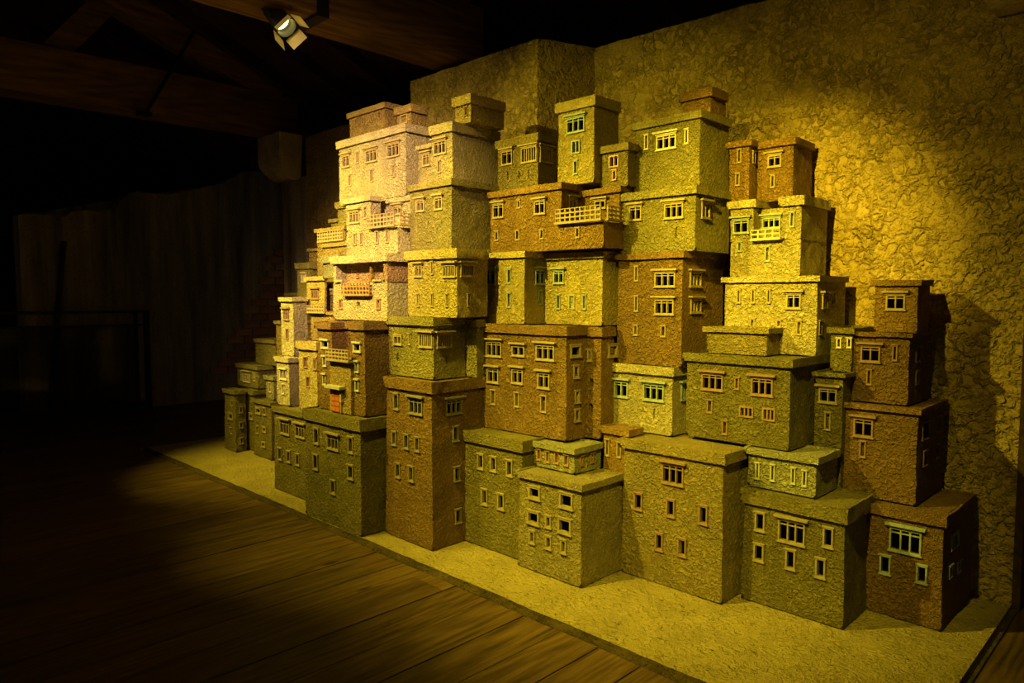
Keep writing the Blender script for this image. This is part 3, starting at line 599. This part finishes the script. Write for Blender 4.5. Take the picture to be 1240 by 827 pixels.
  [(0, 'F', 'w2', -3.2327, -3.1378, 2.2673, 2.351), (0, 'F', 'bar', -3.0619, -2.9328, 2.259, 2.3488), (0, 'S', 'bar', 3.1974, 3.3053, 2.2565, 2.3419), (0, 'F', 'crack', -3.186, -3.1755, 2.1741, 2.2256), (0, 'F', 'crack', -3.0903, -3.0821, 2.1692, 2.2185), (0, 'F', 'crack', -3.0074, -2.9994, 2.1683, 2.217)],
  [], []),
 ('miniature_tower', 'slim yellow tower with pale blue windows at the top centre', 'yellow', 'teal',
  [(-2.8007, -2.5368, 3.22, 3.45, 2.094, 2.5747, 2.5167, 1, '', 0.005)],
  [(0, 'F', 'w3', -2.734, -2.6024, 2.3896, 2.4735), (0, 'F', 'w2n', -2.697, -2.6346, 2.2687, 2.3447), (0, 'F', 'slit', -2.6818, -2.6514, 2.1532, 2.2295)],
  [], []),
 ('miniature_house', 'small ochre house with two pink framed windows right of the slim yellow tower', 'gold2', 'pink',
  [(-2.5312, -2.3469, 3.28, 3.44, 2.0594, 2.294, 2.2538, 1, '', 0.005)],
  [(0, 'F', 'w2n', -2.4733, -2.4055, 2.1704, 2.2366), (0, 'F', 'slit', -2.4508, -2.421, 2.0999, 2.1542)],
  [], []),
 ('miniature_cube_house', 'cream olive cube house with eight little openings at the front centre', 'tanolive', 'moss',
  [(-2.6335, -2.2087, 2.7168, 3.058, 0.0, 0.5192, 0.4855, 1, '', 0.014)],
  [(0, 'F', 'sq', -2.5644, -2.48, 0.3835, 0.4502), (0, 'F', 'sq', -2.3492, -2.2589, 0.3796, 0.4571), (0, 'F', 'sq', -2.5729, -2.4864, 0.248, 0.3176), (0, 'F', 'hole', -2.4407, -2.4025, 0.2535, 0.3154), (0, 'F', 'sq', -2.3566, -2.2674, 0.248, 0.3259), (0, 'F', 'hole', -2.5552, -2.5169, 0.1441, 0.2102), (0, 'F', 'hole', -2.4386, -2.3987, 0.1427, 0.2086), (0, 'F', 'hole', -2.3366, -2.2982, 0.1458, 0.2142)],
  [], []),
 ('miniature_block_house', 'pale green block with brown slits on the roof of the front centre cube', 'sage', 'redbrown',
  [(-2.6511, -2.3655, 2.8584, 3.0817, 0.5192, 0.6577, 0.626, 1, '', 0.005)],
  [(0, 'F', 'slitr', -2.6296, -2.6011, 0.5549, 0.6134), (0, 'F', 'slitr', -2.5658, -2.5362, 0.5522, 0.6127), (0, 'F', 'slitr', -2.5018, -2.4712, 0.5563, 0.6161), (0, 'F', 'slitr', -2.4359, -2.4043, 0.5558, 0.6136), (0, 'S', 'slitr', 2.9045, 2.9286, 0.5576, 0.6065), (0, 'S', 'slitr', 2.9917, 3.0166, 0.5584, 0.6081)],
  [], []),
 ('miniature_block_house', 'low orange block with two slits wedged behind the large front house', 'ochre', 'tan',
  [(-2.3455, -2.1854, 3.08, 3.2, 0.0, 0.7495, 0.7138, 1, '', 0.005)],
  [(0, 'F', 'slit', -2.3337, -2.3063, 0.5902, 0.6793), (0, 'F', 'slit', -2.257, -2.2288, 0.592, 0.6747)],
  [], []),
 ('miniature_house', 'large mustard front house with one brown window over five dark openings', 'gold2', 'brown',
  [(-2.1791, -1.6175, 3.0361, 3.6, 0.0, 0.715, 0.663, 1, '', 0.014)],
  [(0, 'F', 'w3', -1.9479, -1.8254, 0.5205, 0.6189), (0, 'F', 'hole', -2.1134, -2.0617, 0.3508, 0.4373), (0, 'F', 'hole', -1.9189, -1.8709, 0.3567, 0.4424), (0, 'F', 'hole', -1.7382, -1.6911, 0.3601, 0.4486), (0, 'F', 'hole', -1.9794, -1.9343, 0.1705, 0.2578), (0, 'F', 'hole', -1.8501, -1.8019, 0.1749, 0.2612)],
  [], []),
 ('miniature_house', 'cream house with pale blue windows on the roof of the large mustard house', 'cream2', 'teal',
  [(-2.442, -2.0204, 3.24, 3.5, 0.715, 1.0799, 1.0332, 1, '', 0.005)],
  [(0, 'F', 'w2', -2.393, -2.3001, 0.8908, 0.978), (0, 'F', 'w3', -2.1991, -2.0693, 0.8925, 0.9803), (0, 'F', 'crack', -2.1363, -2.1272, 0.798, 0.8498), (0, 'S', 'w2', 3.3235, 3.3865, 0.8972, 0.9828)],
  [], []),
 ('miniature_house', 'tall rust brown house with paired windows stacked one above the other', 'brown2', 'tan',
  [(-2.3968, -1.9889, 3.27, 3.7, 1.0799, 1.6852, 1.6518, 1, '', 0.005)],
  [(0, 'F', 'w3', -2.1561, -2.0292, 1.5015, 1.5775), (0, 'F', 'w3', -2.1539, -2.0355, 1.3542, 1.4343), (0, 'F', 'slit', -2.2879, -2.2627, 1.5347, 1.6145), (0, 'F', 'slit', -2.2857, -2.2605, 1.3694, 1.4535), (0, 'F', 'slit', -2.2886, -2.2617, 1.2375, 1.2916), (0, 'F', 'slit', -2.1144, -2.0832, 1.2366, 1.2941), (0, 'S', 'w3', 3.3428, 3.4554, 1.5018, 1.5768), (0, 'S', 'w3', 3.3518, 3.4575, 1.3626, 1.4342)],
  [], []),
 ('miniature_house', 'wide olive house with two lintelled windows below the large top olive house', 'olive2', 'tan',
  [(-2.3955, -1.9284, 3.285, 3.64, 1.6852, 2.0178, 1.9753, 1, '', 0.005)],
  [(0, 'F', 'w2', -2.3345, -2.254, 1.8663, 1.9432), (0, 'F', 'w3', -2.1101, -1.9959, 1.8596, 1.9381), (0, 'F', 'crack', -2.2869, -2.2775, 1.76, 1.8187), (0, 'F', 'crack', -2.0426, -2.034, 1.7564, 1.8151), (0, 'S', 'w2', 3.3437, 3.4268, 1.8568, 1.9359)],
  [], []),
 ('miniature_house', 'large olive house with rough lit side just under the highest roof block', 'olive2', 'cream',
  [(-2.357, -1.9529, 3.36, 3.6701, 2.0178, 2.4111, 2.3719, 1, '', 0.005)],
  [(0, 'F', 'slit', -2.2934, -2.2667, 2.2583, 2.3378), (0, 'F', 'w3', -2.2141, -2.0913, 2.2414, 2.3178), (0, 'F', 'slit', -2.041, -2.0181, 2.2525, 2.3284)],
  [], []),
 ('miniature_block_house', 'small orange roof block, the highest point of the town', 'ochre', 'tan',
  [(-2.1065, -1.9441, 3.45, 3.6095, 2.4111, 2.5443, 2.4973, 1, '', 0.005)],
  [],
  [], []),
 ('miniature_house', 'olive front house with three-light window, second from right on the base', 'olive', 'moss',
  [(-1.5722, -1.1111, 3.1711, 3.49, 0.0, 0.5383, 0.4683, 1, '', 0.014)],
  [(0, 'F', 'hole', -1.5178, -1.4694, 0.3466, 0.4344), (0, 'F', 'w3', -1.4043, -1.2803, 0.3241, 0.4276), (0, 'F', 'hole', -1.2011, -1.1565, 0.3464, 0.4343), (0, 'F', 'hole', -1.5198, -1.4699, 0.2012, 0.283), (0, 'F', 'hole', -1.3661, -1.3206, 0.204, 0.2932), (0, 'F', 'hole', -1.2299, -1.1859, 0.2023, 0.2889)],
  [], []),
 ('miniature_block_house', 'pale grey-green low block with four slits on a front house roof', 'sage', 'sage',
  [(-1.5852, -1.262, 3.2314, 3.48, 0.5383, 0.7261, 0.6946, 1, '', 0.005)],
  [(0, 'F', 'slit', -1.5482, -1.5269, 0.5774, 0.6548), (0, 'F', 'slit', -1.474, -1.452, 0.5807, 0.6582), (0, 'F', 'slit', -1.3755, -1.3543, 0.585, 0.6596), (0, 'F', 'slit', -1.3233, -1.3014, 0.5836, 0.6562)],
  [], []),
 ('miniature_house', 'brown house with pale blue window at the right end of the base', 'brown', 'teal',
  [(-1.1102, -0.8031, 3.456, 3.97, 0.0, 0.5051, 0.4599, 1, '', 0.014)],
  [(0, 'F', 'w3', -1.0146, -0.8845, 0.3063, 0.4123), (0, 'F', 'hole', -1.0516, -1.0047, 0.1891, 0.2752), (0, 'F', 'hole', -0.9007, -0.8569, 0.1899, 0.2684), (0, 'S', 'w2n', 3.5872, 3.7054, 0.3171, 0.3934), (0, 'S', 'slit', 3.5625, 3.6133, 0.201, 0.2543), (0, 'S', 'slit', 3.7098, 3.7641, 0.1837, 0.2362)],
  [], []),
 ('miniature_house', 'square brown house resting on the right end house', 'brown', 'brown',
  [(-1.251, -0.9384, 3.54, 3.97, 0.5051, 0.9463, 0.9214, 1, '', 0.005)],
  [(0, 'F', 'w2', -1.2112, -1.1237, 0.7886, 0.8739), (0, 'F', 'slit', -1.1812, -1.1534, 0.6911, 0.7676), (0, 'S', 'slit', 3.611, 3.7111, 0.7936, 0.8754), (0, 'S', 'slit', 3.828, 3.9206, 0.7982, 0.8755), (0, 'S', 'slit', 3.6385, 3.6965, 0.6691, 0.7379), (0, 'S', 'slit', 3.8372, 3.8962, 0.6728, 0.7398)],
  [], []),
 ('miniature_house', 'smaller brown house third up in the right hand stack', 'brown', 'brown',
  [(-1.2609, -1.0055, 3.62, 3.97, 0.9463, 1.2811, 1.2612, 1, '', 0.005)],
  [(0, 'F', 'w2', -1.2159, -1.1278, 1.1376, 1.2132), (0, 'F', 'slit', -1.0758, -1.0542, 1.1512, 1.2229), (0, 'F', 'slit', -1.1865, -1.1628, 1.0291, 1.1004), (0, 'S', 'slit', 3.7196, 3.7844, 1.1416, 1.2139), (0, 'S', 'slit', 3.88, 3.9328, 1.1587, 1.2297), (0, 'S', 'slit', 3.7291, 3.7672, 1.0344, 1.0968)],
  [], []),
 ('miniature_house', 'small brown roof house topping the right hand stack', 'ochre', 'tan',
  [(-1.1797, -0.9948, 3.68, 3.8721, 1.2811, 1.5278, 1.5012, 1, '', 0.005)],
  [(0, 'F', 'w2', -1.1295, -1.0451, 1.3869, 1.4582)],
  [], []),
 ('miniature_house', 'broad olive house with two heavy lintelled windows right of the cream house', 'olive', 'brown',
  [(-1.9524, -1.4076, 3.27, 3.9, 0.7261, 1.1586, 1.1183, 1, '', 0.005)],
  [(0, 'F', 'w3', -1.8652, -1.7465, 0.9769, 1.0585), (0, 'F', 'slit', -1.6845, -1.6605, 0.9939, 1.0509), (0, 'F', 'w3', -1.5967, -1.4886, 0.9746, 1.059), (0, 'F', 'slit', -1.833, -1.8021, 0.8604, 0.9254), (0, 'F', 'w3s', -1.6562, -1.5829, 0.8595, 0.9138), (0, 'F', 'w3s', -1.5378, -1.4737, 0.8558, 0.9181), (0, 'F', 'slit', -1.7471, -1.7184, 0.7611, 0.8288)],
  [], []),
 ('miniature_block_house', 'low windowless terrace block on the roof of the broad olive house', 'gold2', 'tan',
  [(-1.9031, -1.576, 3.38, 3.52, 1.1586, 1.2941, 1.2669, 1, '', 0.005)],
  [],
  [], []),
 ('miniature_house', 'narrow olive house between broad olive house and brown right stack', 'olive', 'tan',
  [(-1.3798, -1.2536, 3.5, 3.85, 0.5, 1.0853, 1.0659, 1, '', 0.005)],
  [(0, 'F', 'w2', -1.3628, -1.2771, 0.9387, 1.0083), (0, 'F', 'slit', -1.3321, -1.3038, 0.8071, 0.8921)],
  [], []),
 ('miniature_block_house', 'olive block with two pale slits behind the right hand stack', 'olive', 'cream',
  [(-1.3515, -1.2511, 3.6, 3.9, 1.0853, 1.2984, 1.2707, 1, '', 0.005)],
  [(0, 'F', 'slit', -1.3231, -1.3004, 1.2004, 1.2473), (0, 'F', 'slit', -1.2746, -1.2524, 1.2028, 1.2492)],
  [], []),
 ('miniature_house', 'cream yellow house with row of slits below the balcony house on the right', 'cream2', 'tan',
  [(-1.8835, -1.3959, 3.53, 3.9, 1.1586, 1.5517, 1.5226, 1, '', 0.005)],
  [(0, 'F', 'slit', -1.816, -1.7943, 1.4162, 1.4869), (0, 'F', 'slit', -1.7355, -1.7145, 1.4167, 1.4864), (0, 'F', 'slit', -1.651, -1.6307, 1.4172, 1.4858), (0, 'F', 'w2', -1.5476, -1.4737, 1.3893, 1.4622), (0, 'S', 'w2', 3.5889, 3.6588, 1.3931, 1.4586), (0, 'S', 'slit', 3.72, 3.755, 1.4125, 1.4734), (0, 'F', 'slit', -1.739, -1.7127, 1.2909, 1.3334), (0, 'F', 'slit', -1.597, -1.572, 1.2952, 1.3304), (0, 'F', 'slit', -1.4931, -1.4667, 1.2601, 1.3293), (0, 'S', 'slit', 3.556, 3.5949, 1.2626, 1.3303)],
  [], []),
 ('miniature_house', 'cream yellow house with recessed balcony and blue frames against the wall', 'cream2', 'teal',
  [(-1.8931, -1.5121, 3.6, 3.93, 1.5517, 1.7384, 1.7384, 0, '', 0.005), (-1.8966, -1.7666, 3.6, 3.93, 1.7384, 1.9596, 1.9195, 1, '', 0.005), (-1.8038, -1.6445, 3.68, 3.93, 1.7384, 1.9122, 1.8786, 1, '', 0.005), (-1.6089, -1.5116, 3.6, 3.93, 1.7384, 1.957, 1.9092, 1, '', 0.005)],
  [(1, 'F', 'w2', -1.8794, -1.7902, 1.7869, 1.8595), (2, 'F', 'w3', -1.7543, -1.6542, 1.8104, 1.8671), (3, 'F', 'slit', -1.5711, -1.5464, 1.8026, 1.8775), (0, 'F', 'slit', -1.8535, -1.8273, 1.6903, 1.7415), (0, 'F', 'slit', -1.6981, -1.6708, 1.6337, 1.7109)],
  [(0, 'F', -1.7665, -1.608, 1.7493, 1.7977)], []),
 ('miniature_house', 'orange brown house in two wings at the top right against the wall', 'ochre', 'tan',
  [(-1.9264, -1.8126, 3.63, 3.7281, 1.957, 2.282, 2.2505, 1, '', 0.005), (-1.8037, -1.6094, 3.71, 3.95, 1.957, 2.2757, 2.2388, 1, '', 0.005)],
  [(0, 'F', 'slit', -1.8807, -1.8558, 2.1685, 2.2398), (0, 'F', 'slit', -1.8878, -1.8627, 2.0469, 2.1134), (1, 'F', 'w2', -1.7454, -1.6717, 2.1356, 2.1985), (1, 'F', 'slit', -1.7282, -1.7044, 2.0284, 2.0941), (0, 'S', 'slit', 3.667, 3.6975, 2.1633, 2.2264)],
  [], []),
]
OV = 0.017
def lattice(h, f, u0, u1, z0, z1, s, mat, base):
    """pierced balcony rail on a small floor slab, face F looks to -y, S to +x"""
    L = u1-u0; H_ = z1-z0; nr = max(2, int(round(H_/.024))); nc = max(3, int(round(L/.036)))
    pr = .028; bw = .0045
    mb = MB(); fb = MB()
    def bx(m_, a, b, d0, d1, c, d):
        if f == 'F': m_.box(a, b, s[2]-d1, s[2]-d0, c, d)
        else: m_.box(s[1]+d0, s[1]+d1, a, b, c, d)
    for i in range(nc+1):
        u = u0 + L*i/nc; bx(mb, max(u0, u-bw), min(u1, u+bw), pr-.008, pr, z0, z1)
    for j in range(nr+1):
        z = z0 + H_*j/nr; bx(mb, u0, u1, pr-.009, pr+.001, max(z0, z-bw), min(z1, z+bw))
    bx(fb, u0-.003, u1+.003, -.002, pr+.004, z0-.009, z0)
    mb.build('balcony_rail', mat, h, base, warp=lambda p: wobble(p, .001, 40)); fb.build('balcony_floor', mat, h, base)

for name, label, colr, frame, boxes, wins, rails, extras in HOUSES:
    cx = (boxes[0][0]+boxes[0][1])/2; cy = (boxes[0][2]+boxes[0][3])/2; base = (cx, cy, boxes[0][4])
    h = empty(name, base); tag(h, label, 'model house', 'plaster houses of the stacked model town')
    for bi, (x0, x1, y0, y1, z0, z1, zc, cap, own, bat) in enumerate(boxes):
        cl = own or colr
        if cap != 2:
            top = zc + .004 if cap else z1
            hf = [opening(t, a, b, c, d) for (k, f, t, a, b, c, d) in wins if k == bi and f == 'F']
            hs = [opening(t, a, b, c, d) for (k, f, t, a, b, c, d) in wins if k == bi and f == 'S']
            hf = [q_ for q_ in hf if q_[0] > x0+.002 and q_[1] < x1-.002 and q_[2] > z0+.002 and q_[3] < top-.001]
            hs = [q_ for q_ in hs if q_[0] > y0+.002 and q_[1] < y1-.002 and q_[2] > z0+.002 and q_[3] < top-.001]
            mb = MB()
            face(mb, x0, x1, z0, top, lambda u, d, v: (u, y0+d, v), hf)
            face(mb, y0, y1, z0, top, lambda u, d, v: (x1-d, u, v), hs)
            face(mb, -y1, -y0, z0, top, lambda u, d, v: (x0+d, -u, v), (), .04)
            mb.quad((x1, y1, z0), (x0, y1, z0), (x0, y1, top), (x1, y1, top))
            mb.quad((x0, y0, top), (x1, y0, top), (x1, y1, top), (x0, y1, top))
            mb.quad((x0, y1, z0), (x1, y1, z0), (x1, y0, z0), (x0, y0, z0))
            def wp(p, x0=x0, x1=x1, y0=y0, z0=z0, top=top, bat=bat):
                k = bat*(top-p[2])
                p = wobble(p)
                return (p[0] + (k if p[0] > (x0+x1)/2 else -k), p[1] + bat*(p[2]-z0) if p[1] < y0+.05 else p[1], max(p[2], z0) if z0 == 0 else p[2])
            mb.build('wall_block', 'plaster_'+cl, h, base, warp=wp, smooth=35, weld=True)
        if cap:
            o_ = OV if cap == 1 else .02
            X0, X1, Y0, Y1 = x0-o_, x1+o_, y0-o_+(bat*(z1-z0)), y1
            mb = MB()
            face(mb, X0, X1, zc, z1, lambda u, d, v: (u, Y0+d, v)); face(mb, Y0, Y1, zc, z1, lambda u, d, v: (X1-d, u, v))
            face(mb, -Y1, -Y0, zc, z1, lambda u, d, v: (X0+d, -u, v), (), .04)
            mb.quad((X1, Y1, zc), (X0, Y1, zc), (X0, Y1, z1), (X1, Y1, z1)); mb.quad((X0, Y1, zc), (X1, Y1, zc), (X1, Y0, zc), (X0, Y0, zc))
            rm = .012
            face(mb, X0, X1, Y0, Y1, lambda u, d, v: (u, v, z1-d), [(X0+rm, X1-rm, Y0+rm, Y1-rm, .008, True)], .02)
            mb.build('parapet' if cap == 1 else 'roof_slab', 'parapet_'+cl, h, base, warp=lambda p: wobble(p, .0026, 30), smooth=35, weld=True)
    for (bi, f, tp, a, b, c, d) in wins:
        x0, x1, y0, y1, z0, z1, zc, cap, own, bat = boxes[bi]; zm = (c+d)/2; top = zc
        if f == 'F': mt = Matrix.Translation((0, y0 + bat*(zm-z0), 0))
        else: mt = Matrix.Translation((x1 + bat*(top-zm), 0, 0)) @ Matrix.Rotation(math.pi/2, 4, 'Z')
        window_parts(tp, a, b, c, d, mt, frame, h)
    for (bi, f, a, b, c, d) in rails:
        lattice(h, f, a, b, c, d, boxes[bi], 'frame_'+('redbrown' if frame == 'redbrown' else ('tan' if frame != 'teal' else 'sage')), base)
    for (kd, bi, a, b, c, d) in extras:
        y0 = boxes[bi][2]
        if kd == 'door':
            dm = MB(); dm.box(a, b, y0-.008, y0+.004, boxes[bi][4], d)
            dr = dm.build('door', 'door_red', h, base)
            pm = MB(); W_ = (b-a); n = 4; hh = (d-boxes[bi][4]-.01)
            for i in range(n):
                for j in range(2):
                    pm = MB(); u = a+.004+(W_-.004)/2*j; v = boxes[bi][4]+.006+hh*i/n
                    pm.box(u, u+(W_-.012)/2, y0-.012, y0-.007, v, v+hh/n-.006); pm.build('door_panel', 'door_red', dr, base, )
            fm = MB(); fm.box(a-.008, a, y0-.010, y0+.003, boxes[bi][4], d+.006); fm.box(b, b+.008, y0-.010, y0+.003, boxes[bi][4], d+.006); fm.box(a-.008, b+.008, y0-.010, y0+.003, d, d+.006)
            fm.build('door_frame', 'frame_tan', h, base)
            cm = MB(); cm.box(a-.025, b+.045, y0-.045, y0+.002, d+.012, d+.030); cm.build('door_canopy', 'frame_sage', h, base, warp=lambda p: wobble(p, .002, 30))
            lm = MB(); lm.box(b+.012, b+.024, y0-.020, y0, d-.07, d-.012); lm.build('door_lantern', 'frame_sage', h, base)
        elif kd == 'post':
            pm = MB(); cxp = (a+b)/2; pm.tube((cxp, y0+.03, c-.02), (cxp, y0+.03, d+.03), .013, .012, 14); pm.box(cxp-.022, cxp+.022, y0+.008, y0+.052, d+.018, d+.034)
            pm.build('post', 'plaster_ochre', h, base)
        elif kd == 'stub':
            pm = MB(); pm.box(a, b, y0-.012, y0+.03, c, d); pm.build('coping', 'parapet_cream', h, base, warp=lambda p: wobble(p, .002, 30))

# ------------------------------------------------------------------ spotlights on the beams
def spotlight(pos, tgt, colr, rad, beams, label, barn=True):
    P = Vector(pos); d = (Vector(tgt)-P).normalized(); mq = d.to_track_quat('-Z', 'Y').to_matrix().to_4x4(); mq.translation = P
    e = empty('spotlight', pos); tag(e, label, 'spotlight', 'spotlights hung under the roof')
    def b_(mb, name, mat, par=None):
        me_v = [tuple((mq @ (Vector(p)*1.25))) for p in mb.v]; mb.v = me_v; return mb.build(name, mat, par or e, pos, smooth=40)
    q = MB(); n = 20   # can, open toward local -Z
    for (z0, z1, r0, r1) in ((.19, .04, .035, .052), (.04, .0, .052, .056), (.0, .035, .050, .046), (.035, .10, .046, .02)):
        k = len(q.v)
        for z, r in ((z0, r0), (z1, r1)):
            for i in range(n): t = 2*math.pi*i/n; q.v.append((r*math.cos(t), r*math.sin(t), z))
        for i in range(n): j = (i+1) % n; q.f.append((k+i, k+j, k+n+j, k+n+i))
    q.f.append(tuple(range(n)))
    b_(q, 'can', 'iron')
    q = MB(); q.tube((0, 0, .05), (0, 0, .055), .040, n=20); b_(q, 'lens', 'lamp_glow')
    q = MB()
    for s_ in (-1, 1): q.box(s_*.060-.003, s_*.060+.003, -.010, .010, .06, .19)
    q.box(-.063, .063, -.010, .010, .187, .193); b_(q, 'yoke', 'iron')
    if barn:
        for k in range(4):
            q = MB(); ra = Matrix.Rotation(k*math.pi/2 + .35, 4, 'Z') @ Matrix.Translation((0, .056, 0)) @ Matrix.Rotation(math.radians(-62), 4, 'X')
            q.box(-.045, .045, 0, .055, -.001, .001, ra); b_(q, 'barn_door', 'lamp_reflector')
    q = MB(); q.tube(P + Vector((0, 0, .05)) - d*.19, (P.x, P.y, 3.22), .008); q.build('stem', 'iron', e, pos)
    for watts, cone, blend in beams:
        ld = bpy.data.lights.new('spot_beam', 'SPOT'); ld.energy = watts; ld.color = colr; ld.spot_size = math.radians(cone); ld.spot_blend = blend; ld.shadow_soft_size = rad
        lo = bpy.data.objects.new('spot_beam', ld); COL.objects.link(lo); lo.parent = e
        lm = mq.copy(); lm.translation = d*.012; lo.matrix_local = lm
    return e
spotlight((-4.13, 2.22, 3.09), (-2.10, 2.90, 1.00), AMB, .03, ((30, 56, 1.0),), 'glowing spotlight with open flaps hanging below the middle tie beam')
for i, (p, t, c, rd, bm) in enumerate(SPOTS):
    spotlight(p, t, c, rd, bm, ['spotlight above the front of the town, out of the picture', 'spotlight above the viewer toward the right, out of the picture', 'warm spotlight aimed at the upper left houses, out of the picture', 'spotlight aimed at the left end of the base, out of the picture', 'added fill spotlight nearest the viewer aimed down at the front houses, out of the picture', 'added fill spotlight aimed at the farthest left towers, out of the picture', 'added fill spotlight aimed at the tall brown tower, out of the picture', 'added fill spotlight aimed at the roof towers, out of the picture'][i], barn=False)
